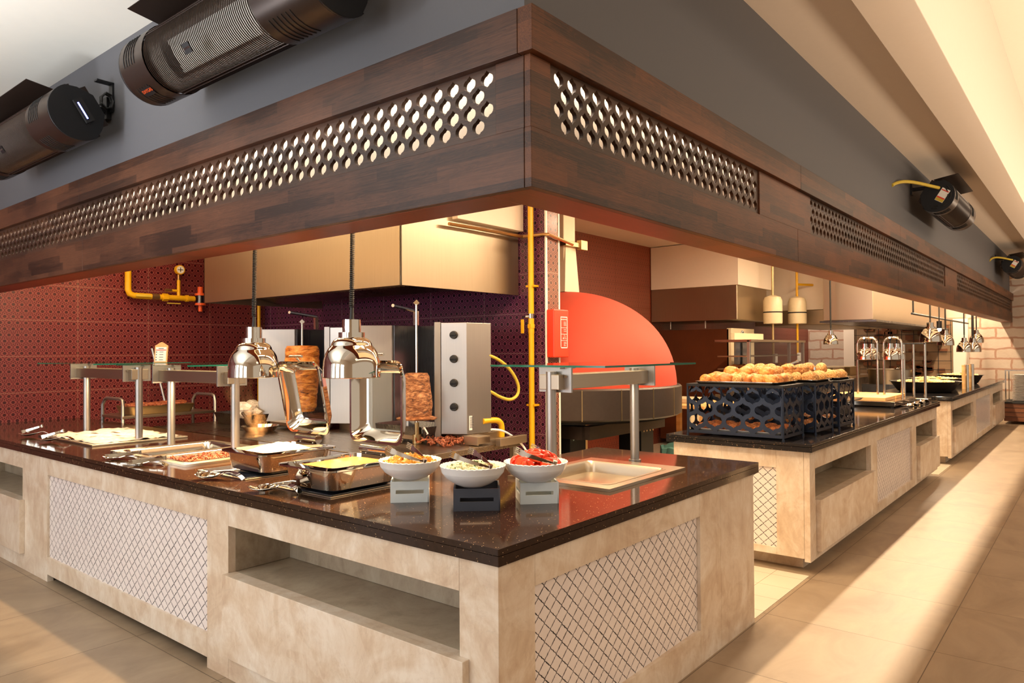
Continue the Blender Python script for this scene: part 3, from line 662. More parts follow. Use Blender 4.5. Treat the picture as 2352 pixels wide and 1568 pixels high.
obj('baffle_filter', g, 'steel', hd, None)
bk = struct(obj('wall_bulkhead', MB().box(2.35, 3.19, 2.40, 2.47, 2.60, 3.23), 'cream', None, None, .004))
cp = thing('conduit_pipe', 'brown pipe running along the hood top and around the pier', 'pipe'); 
obj('tube', MB().tube([(2.25, 2.40, 2.545), (2.6, 2.40, 2.55), (3.0, 2.395, 2.55), (3.15, 2.38, 2.548), (3.165, 2.30, 2.548), (3.17, 2.16, 2.548), (3.19, 2.13, 2.548), (3.56, 2.13, 2.50)], .014, 8), 'brass', cp)
yp = thing('gas_pipe', 'straight yellow gas pipe standing before the tiled pier', 'pipe')
g = MB().cyl((3.15, 2.29, 0), (3.15, 2.29, 1.74), .025).cyl((3.15, 2.29, 1.84), (3.15, 2.29, 3.2), .025).cyl((3.15, 2.29, 1.70), (3.15, 2.29, 1.745), .027).cyl((3.15, 2.29, 1.745), (3.15, 2.29, 1.78), .034, seg=6).cyl((3.15, 2.29, 1.78), (3.15, 2.29, 1.835), .026)
for z in (1.08, 2.11): g.cyl((3.15, 2.29, z - .012), (3.15, 2.29, z + .012), .027).box(3.135, 3.2, 2.245, 2.335, z - .008, z + .008)
obj('tube', g, 'yellow', yp)
v = obj('valve', MB().cyl((3.15, 2.29, 1.83), (3.15, 2.29, 1.87), .028).cyl((3.15, 2.29, 1.845), (3.10, 2.32, 1.845), .012), 'chrome_dim', yp)
obj('valve_handle', MB().box(3.085, 3.095, 2.325, 2.355, 1.70, 1.82), 'yellow', v, None, .002)
lp = thing('gas_pipe', 'yellow gas pipework with gauge on the red tiled wall', 'pipe')
Y = 6.42
g = MB().tube([(1.54, Y, 3.1), (1.54, Y, 2.22), (1.555, Y, 2.18), (1.60, Y, 2.162), (1.78, Y, 2.16)], .032, 12).cyl((1.86, Y, 2.16), (2.26, Y, 2.16), .030).cyl((1.90, Y, 2.16), (1.96, Y, 2.16), .042, seg=6).cyl((2.16, Y, 2.16), (2.19, Y, 2.16), .038).cyl((2.08, Y, 2.16), (2.08, Y, 2.36), .018).cyl((2.0, Y, 2.24), (2.08, Y, 2.24), .014)
obj('tube', g, 'yellow', lp)
obj('joint', MB().cyl((1.78, Y, 2.16), (1.86, Y, 2.16), .036), 'brass', lp); obj('joint', MB().cyl((2.08, Y, 2.36), (2.08, Y, 2.42), .016), 'brass', lp); obj('joint', MB().cyl((1.93, Y, 2.24), (2.0, Y, 2.24), .018), 'brass', lp)
v = obj('regulator', MB().cyl((2.33, Y, 2.20), (2.33, Y, 2.225), .06).cyl((2.33, Y, 2.225), (2.33, Y, 2.30), .030), 'orange', lp); obj('regulator_base', MB().cyl((2.33, Y, 2.09), (2.33, Y, 2.115), .058).cyl((2.33, Y, 2.02), (2.33, Y, 2.09), .022), 'orange', lp)
obj('regulator_body', MB().cyl((2.33, Y, 2.115), (2.33, Y, 2.20), .045), 'dark_steel', v)
v = obj('gauge', MB().cyl((2.09, Y - .02, 2.475), (2.09, Y + .02, 2.475), .052, seg=24), 'yellow', lp)
obj('dial', MB().cyl((2.09, Y - .023, 2.475), (2.09, Y - .018, 2.475), .041, seg=24), 'paper', v); obj('needle', MB().box(2.06, 2.12, Y - .026, Y - .023, 2.472, 2.478).box(2.087, 2.093, Y - .026, Y - .023, 2.45, 2.5), 'matt_black', v, None)
obj('valve_handle', MB().box(1.60, 1.76, Y - .06, Y - .045, 2.15, 2.175).box(1.93, 2.08, Y - .05, Y - .04, 2.09, 2.10), 'hose', lp, None, .002)
yp2 = tag(obj('gas_pipe', MB().cyl((3.07, 6.42, 0), (3.07, 6.42, 3.2), .02), 'yellow'), 'thin yellow pipe behind the left heat lamp cord', 'pipe')

fbk = thing('fire_blanket_case', 'red fire blanket case on the narrow end of the tiled pier', 'fire blanket', (3.30, 2.10, 1.69)); fbk.matrix_world = T()
obj('case', MB().box(3.19, 3.41, 2.075, 2.155, 1.49, 1.905), 'red', fbk, None, .01)
q = obj('print', MB().box(3.285, 3.385, 2.0735, 2.0745, 1.57, 1.578).box(3.285, 3.385, 2.0735, 2.0745, 1.835, 1.843).box(3.285, 3.291, 2.0735, 2.0745, 1.57, 1.84).box(3.379, 3.385, 2.0735, 2.0745, 1.57, 1.84).box(3.291, 3.379, 2.0735, 2.0745, 1.635, 1.638).box(3.291, 3.379, 2.0735, 2.0745, 1.69, 1.693).box(3.291, 3.379, 2.0735, 2.0745, 1.745, 1.748), 'paper', fbk, None)
text('lettering', 'FIRE BLANKET', .0135, 'paper', q, T(3.335, 2.0735, 1.818) @ Matrix.Rotation(PI / 2, 4, 'X'))
g = MB(); rs = random.Random(5)
for z in (1.795, 1.785, 1.775, 1.765, 1.73, 1.715, 1.68, 1.665, 1.652, 1.62, 1.61, 1.60, 1.59): w_ = .02 + .02 * rs.random(); g.box(3.332, 3.332 + w_, 2.0735, 2.0745, z, z + .003)
g.prism([(3.315, 1.65), (3.33, 1.65), (3.3225, 1.665)], 2.0735, 2.0745, lambda x, z, y: (x, y, z))
obj('small_print', g, 'paper', q, None)

# ------------------------------------------------------------ meat grills
pt = thing('steel_table', 'stainless work table carrying the two meat grills', 'table')
g = MB().box(1.38, 2.62, 1.98, 5.5, .81, .85); obj('top', g, 'worn_steel', pt, None, .003)
for x, y in ((1.42, 2.02), (2.56, 2.02), (1.42, 5.44), (2.56, 5.44)): box('leg', (x - .02, x + .02, y - .02, y + .02, 0, .81), 'steel_z', pt)
box('shelf', (1.42, 2.6, 2.0, 5.45, .22, .24), 'steel', pt)
obj('drip_rail', MB().box(2.3, 2.62, 1.93, 1.978, .84, .90), 'steel', pt, None, .002)
def grill(label, x, y, wid, knobs=True):
    """x: back panel plane, y: near end; opens towards -x"""
    g_ = thing('meat_grill', label, 'grill', (x, y, .85), 0, 'upright meat grills')
    zt = .92; zb = .10
    obj('back_panel', MB().box(.30, .34, .16, wid - .16, zb, zt), 'dark_steel', g_, None)
    g = MB().prism([(-.02, .30), (-.12, .13), (-.13, .13), (-.08, .0), (.34, .0), (.34, .16), (.30, .20)], zb, zt)
    # right-hand pillar with chamfered control face
    g = MB().prism([(-.10, .20), (.0, .02), (.26, .0), (.26, .22), (-.02, .26)], zb - .04, zt); obj('control_pillar', g, 'steel_z', g_, None, .003)
    g = MB().prism([(-.02, .26), (-.085, .20), (-.30, .40), (-.305, .39), (-.09, .185)], zb - .06, zt + .01)
    g = MB().prism([(-.10, .205), (-.105, .20), (-.135, .235), (-.13, .245), (-.02, .27)], zb - .08, zt + .005); obj('side_wing', g, 'steel_z', g_, None, .001)
    g = MB().prism([(-.02, wid - .26), (-.26, wid - .02), (-.255, wid - .01), (.0, wid - .20), (.42, wid - .0), (.42, wid - .22)], zb - .06, zt); obj('side_wing', g, 'steel_z', g_, None, .001)
    for q_ in (.27, wid - .27): box('inner_panel', (0, .30, q_, q_ + .01, zb, zt), 'dark_steel', g_)
    for k in range(4): box('burner', (.285, .298, .30, wid - .5, zb + .03 + .2 * k, zb + .19 + .2 * k), 'burner' if k in (0, 1, 2) else 'dark_steel', g_)
    n = Vector((-.874, -.485, 0)); c = Vector((-.05, .11, 0))
    for k in range(4 if knobs else 0):
        z = zb + .17 + .185 * k; p = c + Vector((0, 0, z))
        kn = obj('knob', MB().cyl(p, p + n * .028, .032, .028, 24), 'rubber', g_); t_ = Vector((.485, -.874, 0))
        g = MB(); a_ = p + n * .034; g.cyl(a_ - t_ * .024, a_ + t_ * .024, .007, seg=6); obj('grip', g, 'black', kn)
    box('drip_tray', (-.30, .30, .28, wid - .28, .03, .06), 'steel', g_)
    box('foot_box', (.0, .40, .02, .2, -.0, zb - .045), 'steel', g_)
    obj('spit_bracket', MB().box(.10, .135, .62 * wid, .62 * wid + .03, zt, zt + .12).cyl((.12, .62 * wid + .015, zt + .12), (-.30, .47 * wid, zt + .14), .014, seg=6), 'chrome_dim', g_)
    return g_
g1 = grill('stainless meat grill with four black knobs and charred roast on its spit', 2.28, 2.225, 1.12)
g2 = grill('stainless meat grill holding the full golden roast, behind the left glass lid', 2.28, 3.62, 1.12, False)
q = obj('badge', MB().box(.12, .23, .012, .019, .84, .87), 'chrome_dim', g1, None, .002); text('lettering', 'oztiryakiler', .019, 'matt_black', q, T(.175, .0115, .855) @ Matrix.Rotation(PI / 2, 4, 'X'))
q = obj('rating_label', MB().box(.02, .12, .016, .019, .09, .20), 'paper', g1, None)
g = MB(); rs = random.Random(9)
for k in range(14): g.box(.026, .055 + .012 * rs.random(), .015, .016, .106 + .0064 * k, .109 + .0064 * k).box(.073, .09 + .015 * rs.random(), .015, .016, .106 + .0064 * k, .109 + .0064 * k)
obj('small_print', g, 'slate', q, None)
def spit(label, x, y, mat, prof, ztop, seed, base):
    s = thing('meat_spit', label, 'roast meat', (x, y, .86), 0)
    from mathutils import noise as N
    def nz(r, z, a):
        lay = .5 + .5 * math.sin(z * 95 + 3 * N.noise(Vector((math.cos(a) * 2, math.sin(a) * 2, z * 6 + seed))))
        k = .045 * N.noise(Vector((math.cos(a) * 3, math.sin(a) * 3, z * 22 + seed))) + .02 * N.noise(Vector((math.cos(a) * 9, math.sin(a) * 9, z * 60 + seed)))
        return r * (1 + k + .035 * lay), z
    P_ = []
    for (r0, z0), (r1, z1) in zip(prof, prof[1:]):
        n = max(1, int(abs(z1 - z0) / .006))
        P_ += [(r0 + (r1 - r0) * i / n, z0 + (z1 - z0) * i / n) for i in range(n)]
    P_.append(prof[-1])
    obj('meat', MB().lathe(P_, (0, 0, 0), 72, noise=nz), mat, s, 60)
    obj('skewer', MB().cyl((0, 0, .04), (0, 0, ztop - .86), .009, seg=8).cyl((0, 0, prof[-1][1] + .3 if ztop > 1.85 else prof[-1][1]), (0, 0, ztop - .86 + .01), .007, seg=8), 'chrome_dim', s)
    obj('finial', MB().box(-.018, .018, -.004, .004, -.018, .018, T(0, 0, ztop - .84) @ Matrix.Rotation(-PI / 4, 4, 'Z') @ Matrix.Rotation(PI / 4, 4, 'Y')), 'chrome_dim', s, None, .002)
    if base: obj('motor_base', MB().cyl((0, 0, -.008), (0, 0, .06), .034, seg=20).cyl((0, 0, .06), (0, 0, .15), .018, seg=16), 'gold', s)
    return s
spit('tapering dark roast on a bare tall skewer', 2.0, 2.507, 'doner2', [(0, .165), (.15, .175), (.155, .185), (.105, .20), (.115, .25), (.118, .31), (.105, .40), (.092, .50), (.082, .525), (.0, .53)], 1.90, 3, True)
spit('full golden cylinder of stacked roast meat', 2.0, 3.98, 'doner', [(0, .16), (.10, .165), (.118, .20), (.128, .32), (.14, .46), (.145, .60), (.142, .72), (.125, .745), (.0, .75)], 1.80, 11, False)
pan = thing('roasting_pan', 'deep steel pan on the table under the charred roast', 'pan', (2.15, 2.9, .85))
pan.matrix_world = T(2.2, 2.75, .852)
obj('body', MB().loft([rrect(-.16, .16, -.28, .28, .04, 0), rrect(-.18, .18, -.30, .30, .05, .12), rrect(-.175, .175, -.295, .295, .05, .12), rrect(-.155, .155, -.275, .275, .04, .006)], True, True), 'dark_steel', pan)
obj('handle', MB().tube([(-.19, -.30, .11), (-.22, -.34, .13), (-.20, -.36, .08), (-.17, -.32, .07)], .006, 6), 'paper', pan)
g = MB(); rs = random.Random(2)
for k in range(170): g.blob((1.95 + .34 * rs.random(), 2.15 + .34 * rs.random(), .862 + .03 * rs.random()), (.02 + .012 * rs.random(), .008, .007), 1, .4, (rs.random() * 3, rs.random(), rs.random() * 6), k)
tag(obj('carved_meat', g, 'shred'), 'heap of dark carved meat scraps on the work table', 'meat', kind='stuff')
tag(obj('drawer_box', MB().box(2.16, 2.30, 2.03, 2.15, .862, .915).box(2.145, 2.16, 2.02, 2.16, .855, .92), 'steel', None, None, .002), 'small steel drip drawer at the foot of the near meat grill', 'drawer')
fp = thing('foil_pan', 'steel pan heaped with crumpled foil left of the grills', 'pan'); fp.matrix_world = T(2.1, 4.98, .852)
obj('body', MB().loft([rrect(-.2, .2, -.3, .3, .05, 0), rrect(-.23, .23, -.33, .33, .05, .11), rrect(-.22, .22, -.32, .32, .05, .11), rrect(-.19, .19, -.29, .29, .05, .01)]), 'dark_steel', fp)
g = MB()
for k in range(7): g.blob((-.16 + .05 * k, -.2 + .065 * k, .14), (.11, .12, .07), 3, .55, (0, 0, k), k * 5)
obj('foil', g, 'foil', fp, 15)
fry = thing('frying_pan', 'steel frying pan with a black handle on the work table', 'pan'); fry.matrix_world = T(1.75, 4.25, .852)
obj('body', MB().lathe([(0, 0), (.12, 0), (.16, .05), (.155, .05), (.117, .005), (0, .005)], seg=28), 'chrome_dim', fry); obj('handle', MB().tube([(.0, .15, .045), (.02, .25, .09), (.04, .36, .14)], .014, 8), 'rubber', fry)
# gas hoses beside the grill
def smooth(pts, k=6):
    P_ = [Vector(p) for p in pts]; P_ = [P_[0]] + P_ + [P_[-1]]; out = []
    for a, b, c, d in zip(P_, P_[1:], P_[2:], P_[3:]):
        for i in range(k):
            t = i / k; out.append(.5 * ((2 * b) + (c - a) * t + (2 * a - 5 * b + 4 * c - d) * t * t + (3 * b - a - 3 * c + d) * t ** 3))
    return out + [P_[-1]]
tag(obj('gas_hose', MB().tube(smooth([(2.45, 2.30, 1.54), (2.516, 2.24, 1.518), (2.65, 2.24, 1.478), (2.776, 2.24, 1.409), (2.866, 2.24, 1.323), (2.906, 2.24, 1.242), (2.882, 2.24, 1.178), (2.796, 2.24, 1.15), (2.674, 2.24, 1.175), (2.52, 2.24, 1.235), (2.45, 2.3, 1.25)]), .013, 10), 'hose'), 'looped yellow hose beside the near grill', 'hose')
tag(obj('power_cable', MB().tube(smooth([(2.28, 2.0, .964), (2.387, 2.0, .948), (2.501, 2.0, .904), (2.586, 1.96, .829), (2.639, 1.93, .731), (2.666, 1.92, .608), (2.68, 1.92, .3)]), .008, 8), 'paper'), 'white cable looping down from the work table end', 'cable')
tag(obj('gas_pipe', MB().tube(smooth([(2.45, 2.24, .997), (2.60, 2.24, .995), (2.66, 2.24, .975), (2.683, 2.24, .934), (2.683, 2.24, .853)]), .024, 12), 'yellow'), 'short bent yellow pipe below the looped hose', 'pipe')

# serving cart left
ct = thing('serving_cart', 'steel serving cart with tubular handles against the red wall', 'cart')
obj('shelf', MB().box(1.14, 2.05, 5.58, 6.1, .93, .955), 'steel', ct, None, .003)
for x in (1.15, 2.06): obj('handle', MB().tube([(x, 5.6, 0), (x, 5.6, 1.05), (x + .01, 5.63, 1.1), (x + .01, 5.68, 1.115), (x + .01, 5.98, 1.115), (x + .01, 6.03, 1.1), (x, 6.06, 1.05), (x, 6.06, 0)], .016, 8), 'steel_z', ct)
rp = thing('roasting_pan', 'shallow steel pan of baked food on the serving cart', 'pan'); rp.matrix_world = T(1.55, 5.8, .957)
obj('body', MB().loft([rrect(-.30, .30, -.14, .14, .04, 0), rrect(-.33, .33, -.17, .17, .05, .08), rrect(-.32, .32, -.16, .16, .05, .08), rrect(-.29, .29, -.13, .13, .04, .05)]), 'gold', rp)
g = MB()
for k in range(6): g.blob((-.24 + .09 * k, 0, .08), (.07, .1, .03), 2, .5, (0, 0, k), k)
obj('food', g, 'shred', rp)
tag(obj('mop_pole', MB().cyl((1.93, 6.15, 0.5), (1.78, 6.4, 1.6), .014), 'steel_z'), 'leaning steel pole behind the serving cart', 'pole')

# ------------------------------------------------------------ pizza oven
ov = thing('pizza_oven', 'big domed orange-red pizza oven with dark panelled rim', 'oven', (4.40, 2.80, 0))
R0 = 1.14; pr_ = [(1.13 * math.cos(a), 1.17 + .99 * math.sin(a) ** .92) for a in [PI / 2 * i / 22 for i in range(23)]]
pr_[-1] = (0, 2.16)
obj('dome', MB().lathe(pr_, seg=72), 'dome', ov, 60)
obj('rim', MB().lathe([(1.0, .91), (1.145, .91), (1.175, .93), (1.175, 1.19), (1.16, 1.205), (1.10, 1.205)], seg=72), 'band', ov, 40)
g = MB()
for k in range(20): a = 2 * PI * k / 20 + .1; g.box(1.170, 1.178, -.004, .004, .92, 1.195, Matrix.Rotation(a, 4, 'Z'))
obj('rim_joint', g, 'gold', ov, None)
obj('floor_plate', MB().cyl((0, 0, .88), (0, 0, .915), 1.05, seg=48), 'matt_black', ov)
for a in (35, 125, 215, 305): 
    lg = obj('leg', MB().box(-.13, .13, -.13, .13, 0, .88, T(.72 * math.cos(math.radians(a)), .72 * math.sin(math.radians(a)), 0)), 'black', ov, None, .004)
obj('frame_beam', MB().box(-.72, .72, -.76, -.66, .74, .86).box(-.76, -.66, -.7, .7, .74, .86), 'band', ov, None)
g = MB()
for a in (215, 305):
    for dx in (-.09, -.03, .04, .1): c_ = Vector((.72 * math.cos(math.radians(a)) + dx, .72 * math.sin(math.radians(a)) - .13, .73)); g.cyl(c_, c_ + Vector((0, -.012, 0)), .014, seg=10)
obj('rivet', g, 'chrome_dim', ov)
obj('base_panel', MB().box(-.55, .55, .1, .14, .1, .86), 'gold', ov, None)
obj('flue', MB().box(-.14, .07, -.08, .08, 2.1, 3.23), 'cream_metal', ov, None, .006)
obj('flue_clamp', MB().box(-.17, .13, -.13, .13, 2.62, 2.67).box(.08, .20, -.15, -.09, 2.60, 2.70), 'gold', ov, None, .004)
obj('flue_skirt', MB().loft([[(.09 * c + -.03, .09 * s_, 2.62) for c, s_ in ((1, 1), (-1, 1), (-1, -1), (1, -1))], [(.13 * c - .05, .12 * s_, 2.15) for c, s_ in ((1, 1), (-1, 1), (-1, -1), (1, -1))]]), 'cream_metal', ov, None)
for i, (x, y) in enumerate(((3.55, 1.75), (4.62, 1.55))):
    b_ = thing('waste_bin', ('green bag lined bin under the pizza oven', 'bin with a pale green bag between the oven and the bread counter')[i], 'bin', (x, y, 0))
    obj('body', MB().lathe([(0, 0), (.19, 0), (.24, .58), (.23, .58), (.18, .01), (0, .01)], seg=24), 'slate', b_)
    obj('bag', MB().lathe([(.23, .40), (.255, .50), (.25, .62), (.225, .63), (.21, .5)], seg=40, noise=lambda r, z, a: (r * (1 + .04 * math.sin(a * 11) + .03 * math.sin(a * 23)), z + .01 * math.sin(a * 7))), 'bin_bag', b_)
tag(obj('hanging_cloth', MB().loft([[(5.05 + .02 * math.sin(z * 9) + u * (.18 - .05 * math.sin(z * 5)), 1.72 + .02 * math.sin(u * 9), z) for u in (0, .25, .5, .75, 1)] + [(5.05 + .02 * math.sin(z * 9) + u * (.18 - .05 * math.sin(z * 5)), 1.735 + .02 * math.sin(u * 9), z) for u in (1, .75, .5, .25, 0)] for z in (.30, .45, .6, .75, .9)]), 'beige'), 'beige cloth hanging beside the pizza oven', 'cloth')
wt = thing('work_bench', 'wooden work bench with parcels of dough behind the bread rack', 'table')
obj('top', MB().box(6.0, 7.35, 2.0, 3.0, .86, .90), 'maple', wt, None, .004)
for x, y in ((6.05, 2.05), (7.3, 2.05), (6.05, 2.95), (7.3, 2.95)): box('leg', (x - .03, x + .03, y - .03, y + .03, 0, .86), 'maple', wt)
for i, (x, y, w, l) in enumerate(((6.3, 2.3, .3, .4), (6.55, 2.75, .3, .3))): tag(box('paper_parcel', (x, x + l, y, y + w, .90, .96 + .05 * i), ('beige', 'cream_metal')[i], bevel=.01), ('flat paper parcel at the front of the work bench', 'taller paper parcel at the back of the work bench')[i], 'parcel')

# ------------------------------------------------------------ second hood, ovens
h2_ = thing('extractor_hood', 'steel hood with cream upper box above the brown oven', 'hood')
obj('shell', MB().box(8.8, 10.05, 2.72, 4.17, 2.0, 2.53), 'hood', h2_, None, .01); obj('upper_box', MB().box(8.8, 10.35, 2.70, 4.17, 2.53, 3.22), 'cream', h2_, None, .004)
obj('rod', MB().cyl((8.95, 3.9, 1.885), (8.95, 3.9, 2.0), .012).cyl((8.95, 3.3, 1.885), (8.95, 3.3, 2.0), .012), 'steel_z', h2_)
co_ = thing('combi_oven', 'tall brown oven with glass door under the cream-topped hood', 'oven')
obj('side_panel', MB().box(8.95, 8.99, 2.92, 4.1, .1, 1.87), 'fridge', co_, None, .004); obj('body', MB().box(8.99, 9.9, 2.95, 4.1, .1, 1.86), 'dark_steel', co_, None)
obj('front_frame', MB().box(8.95, 9.06, 2.88, 2.95, .1, 1.88).box(9.75, 9.9, 2.88, 2.95, .1, 1.88).box(9.06, 9.75, 2.88, 2.95, 1.70, 1.88), 'cream_metal', co_, None, .004)
q = obj('glass_door', MB().box(9.06, 9.75, 2.90, 2.92, .7, 1.70), 'window', co_, None); obj('door_stile', MB().box(9.38, 9.42, 2.885, 2.90, .7, 1.70), 'black', q, None)
obj('emblem', MB().cyl((9.4, 2.875, 1.79), (9.4, 2.88, 1.79), .06, seg=24), 'slate', co_); g = MB()
for k in range(24): a = 2 * PI * k / 24; g.cyl((9.4 + .05 * math.cos(a), 2.873, 1.79 + .05 * math.sin(a)), (9.4 + .05 * math.cos(a + .3), 2.873, 1.79 + .05 * math.sin(a + .3)), .005, seg=5)
obj('emblem_ring', g, 'paper', co_)
for i, (x, y) in enumerate(((9.70, 2.5), (10.45, 2.36))):
    w_ = thing('water_heater', ('white canister heater next to the cream-topped hood', 'second white canister heater, further back by the yellow pipe')[i], 'heater', (x, y, 1.955 if i == 0 else 1.97))
    obj('body', MB().lathe([(0, 0), (.14, 0), (.145, .02), (.145, .36), (.12, .42), (.04, .45), (0, .45)], seg=28), 'cream_metal', w_); obj('band', MB().lathe([(.1462, .17), (.1465, .185), (.1462, .19)], seg=28), 'matt_black', w_)
    obj('pipe', MB().cyl((0, 0, .45), (0, 0, 1.265), .02).cyl((0, 0, -.5), (0, 0, 0), .018), 'gold' if i == 0 else 'yellow', w_); obj('socket', MB().box(-.06, .06, -.05, -.01, -.62, -.48), 'paper', w_, None, .004)
tag(obj('gas_pipe', MB().cyl((10.45, 2.36, 2.62), (10.75, 2.2, 2.62), .02), 'yellow'), 'long horizontal yellow pipe under the kitchen ceiling', 'pipe')
dc = thing('display_case', 'clear plastic covered food display case behind the bread rack', 'display case')
obj('base', MB().box(7.46, 9.7, 2.0, 2.5, 0, .95), 'dark_steel', dc, None)
for x in (7.48, 9.05, 9.68): box('post', (x - .02, x + .02, 2.02, 2.06, .95, 1.67), 'steel_z', dc)
obj('glass_panel', MB().box(7.48, 9.68, 2.012, 2.018, .97, 1.65), 'film', dc, None)
for z in (1.12, 1.28, 1.45): box('shelf', (7.5, 9.66, 2.08, 2.48, z, z + .015), 'steel', dc)
g = MB(); rs = random.Random(8)
for k in range(40): g.blob((7.6 + 1.9 * rs.random(), 2.14 + .3 * rs.random(), 1.155 + .16 * rs.randint(0, 1)), (.06, .05, .03), 1, .3, (0, 0, k), k)
obj('pastries', g, 'bread', dc)
obj('top', MB().box(7.46, 9.7, 2.0, 2.5, 1.65, 1.68), 'steel', dc, None)
obj('sign_box', MB().box(7.9, 9.0, 2.4, 2.45, 1.68, 1.78), 'cream_metal', dc, None)
# far boxes and hoods under the ceiling
for i, (n, d, mt, lab, cat) in enumerate((('extractor_hood', (9.4, 9.46, 1.55, 2.6, 1.93, 2.17), 'hood', '', ''),)): pass
h3_ = thing('extractor_hood', 'brown steel hood with cream box, middle of the far kitchen', 'hood')
obj('shell', MB().box(10.8, 14.6, 2.0, 3.2, 1.955, 2.21), 'hood', h3_, None, .01); obj('upper_box', MB().box(10.76, 14.6, 2.0, 3.2, 2.21, 3.22), 'cream', h3_, None)
h4_ = thing('extractor_hood', 'bright white steel hood hanging highest over the far counter', 'hood')
obj('shell', MB().box(10.2, 16.9, 1.15, 1.88, 1.99, 3.22), 'steel', h4_, None, .01); obj('lip', MB().box(10.15, 16.95, 1.10, 1.92, 1.96, 1.99), 'dark_steel', h4_, None)
tag(box('wall_cabinet', (13.2, 14.2, 3.65, 4.17, 2.35, 3.2), 'steel'), 'grey metal box between the brown wall and the far hood', 'cabinet')
# far buffet back counter
bc = thing('back_counter', 'low steel back counter with trays behind the board station', 'counter')
obj('body', MB().box(11.4, 15.5, 2.4, 3.2, 0, .95), 'dark_steel', bc, None); obj('top', MB().box(11.35, 15.5, 2.35, 3.25, .95, 1.0), 'steel', bc, None)
for i in range(3): tag(box('steel_container', (11.6 + 1.2 * i, 12.4 + 1.2 * i, 2.45, 3.0, 1.0, 1.18), 'gold'), 'brown steel container on the low back counter', 'container', 'containers on the back counter')

# ------------------------------------------------------------ counter 1 fittings: sneeze guards
def sneeze(label, M4, L):
    """local x along the rail, posts at 0 and L, glass from -.02.. ; y toward guests negative"""
    s = thing('heated_sneeze_guard', label, 'sneeze guard', (0, 0, 0), 0, 'heated glass shelves'); s.matrix_world = M4
    for x in (0, L): obj('post', MB().cyl((x, 0, 0), (x, 0, .545), .026, seg=24).cyl((x, 0, 0), (x, 0, .008), .036, seg=24), 'steel_z', s)
    obj('heater_box', MB().box(-.02, L + .06, -.06, .06, .455, .53), 'steel', s, None, .003)
    for x in (.032, L + .06): obj('bracket', MB().box(x, x + .014, -.10, .10, .44, .565).box(x - .04, x + .1, -.06, -.03, .558, .566), 'steel_z', s, None, .001)
    g = MB()
    for x in (.030,):
        for y in (-.07, .07): g.cyl((x, y, .52), (x - .006, y, .52), .008, seg=8)
    obj('screw', g, 'chrome', s)
    Z = .568
    obj('glass_shelf', MB().box(-.07, L + .06, -.36, .34, Z, Z + .010), 'glass', s, None)
    e = MB().box(-.071, -.069, -.36, .34, Z, Z + .01).box(L + .06, L + .061, -.36, .34, Z, Z + .01).box(-.07, L + .06, -.361, -.36, Z, Z + .01)
    obj('glass_edge', e, 'glass_edge', s, None)
    return s
sneeze('heated glass shelf over the empty steel pan, right arm of counter', T(1.12, .60, .9), .83)
RZ = Matrix.Rotation(PI / 2, 4, 'Z')
sneeze('heated glass shelf nearest the left heat lamp, over the meat pans', T(.60, 2.66, .9) @ RZ @ Matrix.Scale(-1, 4, (0, 1, 0)) if False else T(.60, 2.66, .9) @ RZ, .84)
sneeze('leftmost heated glass shelf, over the foil-covered tray', T(.60, 4.0, .9) @ RZ, .96)
sc = thing('menu_card', 'small card in a wooden holder standing on the left glass shelves', 'card', (.78, 4.05, 1.478), math.radians(-60))
sc.rotation_euler = (math.radians(-8), 0, math.radians(-52))
out = [(-.05, 0), (.05, 0), (.05, .13), (.035, .138), (.018, .15), (0, .158), (-.018, .15), (-.035, .138), (-.05, .13)]
obj('holder', MB().prism(out, 0, .008, lambda x, z, y: (x, y, z)), 'maple', sc, None); q = obj('card', MB().box(-.041, .041, -.002, 0, .008, .118), 'paper', sc, None)
obj('stripe', MB().box(-.04, .04, -.003, -.002, .092, .098), 'red', q, None); obj('print', MB().box(-.02, .02, -.003, -.002, .104, .109).box(-.01, .02, -.003, -.002, .078, .082).box(-.038, -.03, -.003, -.002, .076, .083).box(-.01, .02, -.003, -.002, .058, .062).box(-.038, -.03, -.003, -.002, .056, .063).box(-.01, .02, -.003, -.002, .038, .042).box(-.038, -.03, -.003, -.002, .036, .043).box(-.01, .02, -.003, -.002, .018, .022).box(-.038, -.03, -.003, -.002, .016, .023), 'slate', q, None)

# drop-in trays
def dropin(name, label, cat, x0, x1, y0, y1, pan=None, h=.014):
    t = thing(name, label, cat, (0, 0, 0))
    pans = pan or []
    holes = [rrect(a, b, c, d, .03) for a, b, c, d, *_ in pans]
    if holes: me = plate([(x0, y0), (x1, y0), (x1, y1), (x0, y1)], holes, h, T(0, 0, .9 + h / 2 + .0005)); finish('surround', me, 'steel', t)
    else: box('surround', (x0, x1, y0, y1, .9005, .9 + h), 'steel', t)
    return t
def gnpan(par, a, b, c, d, depth=.06, mat='chrome_dim', z=.917, name='pan'):
    e = .012
    return obj(name, MB().loft([rrect(a - e, b + e, c - e, d + e, .04, z - .003), rrect(a - e, b + e, c - e, d + e, .04, z), rrect(a, b, c, d, .04, z), rrect(a + .006, b - .006, c + .006, d - .006, .045, z - .012), rrect(a + .012, b - .012, c + .012, d - .012, .045, z - depth)], False, True), mat, par)
dr = dropin('heated_well', 'empty steel food well under the right-hand glass shelf', 'food well', 1.04, 1.82, .215, .82, [(1.12, 1.71, .27, .77)])
gnpan(dr, 1.125, 1.705, .275, .765, .062, 'steel')
dw = dropin('heated_well', 'steel surround holding two pans beside the resting tongs', 'food well', .20, .90, 2.50, 3.50, [(.25, .84, 2.58, 2.97), (.25, .84, 3.03, 3.43)])
gnpan(dw, .255, .835, 2.585, 2.965, .05); gnpan(dw, .255, .835, 3.035, 3.425, .06)
g = MB().box(.27, .82, 2.60, 2.95, .872, .89); rs = random.Random(4)
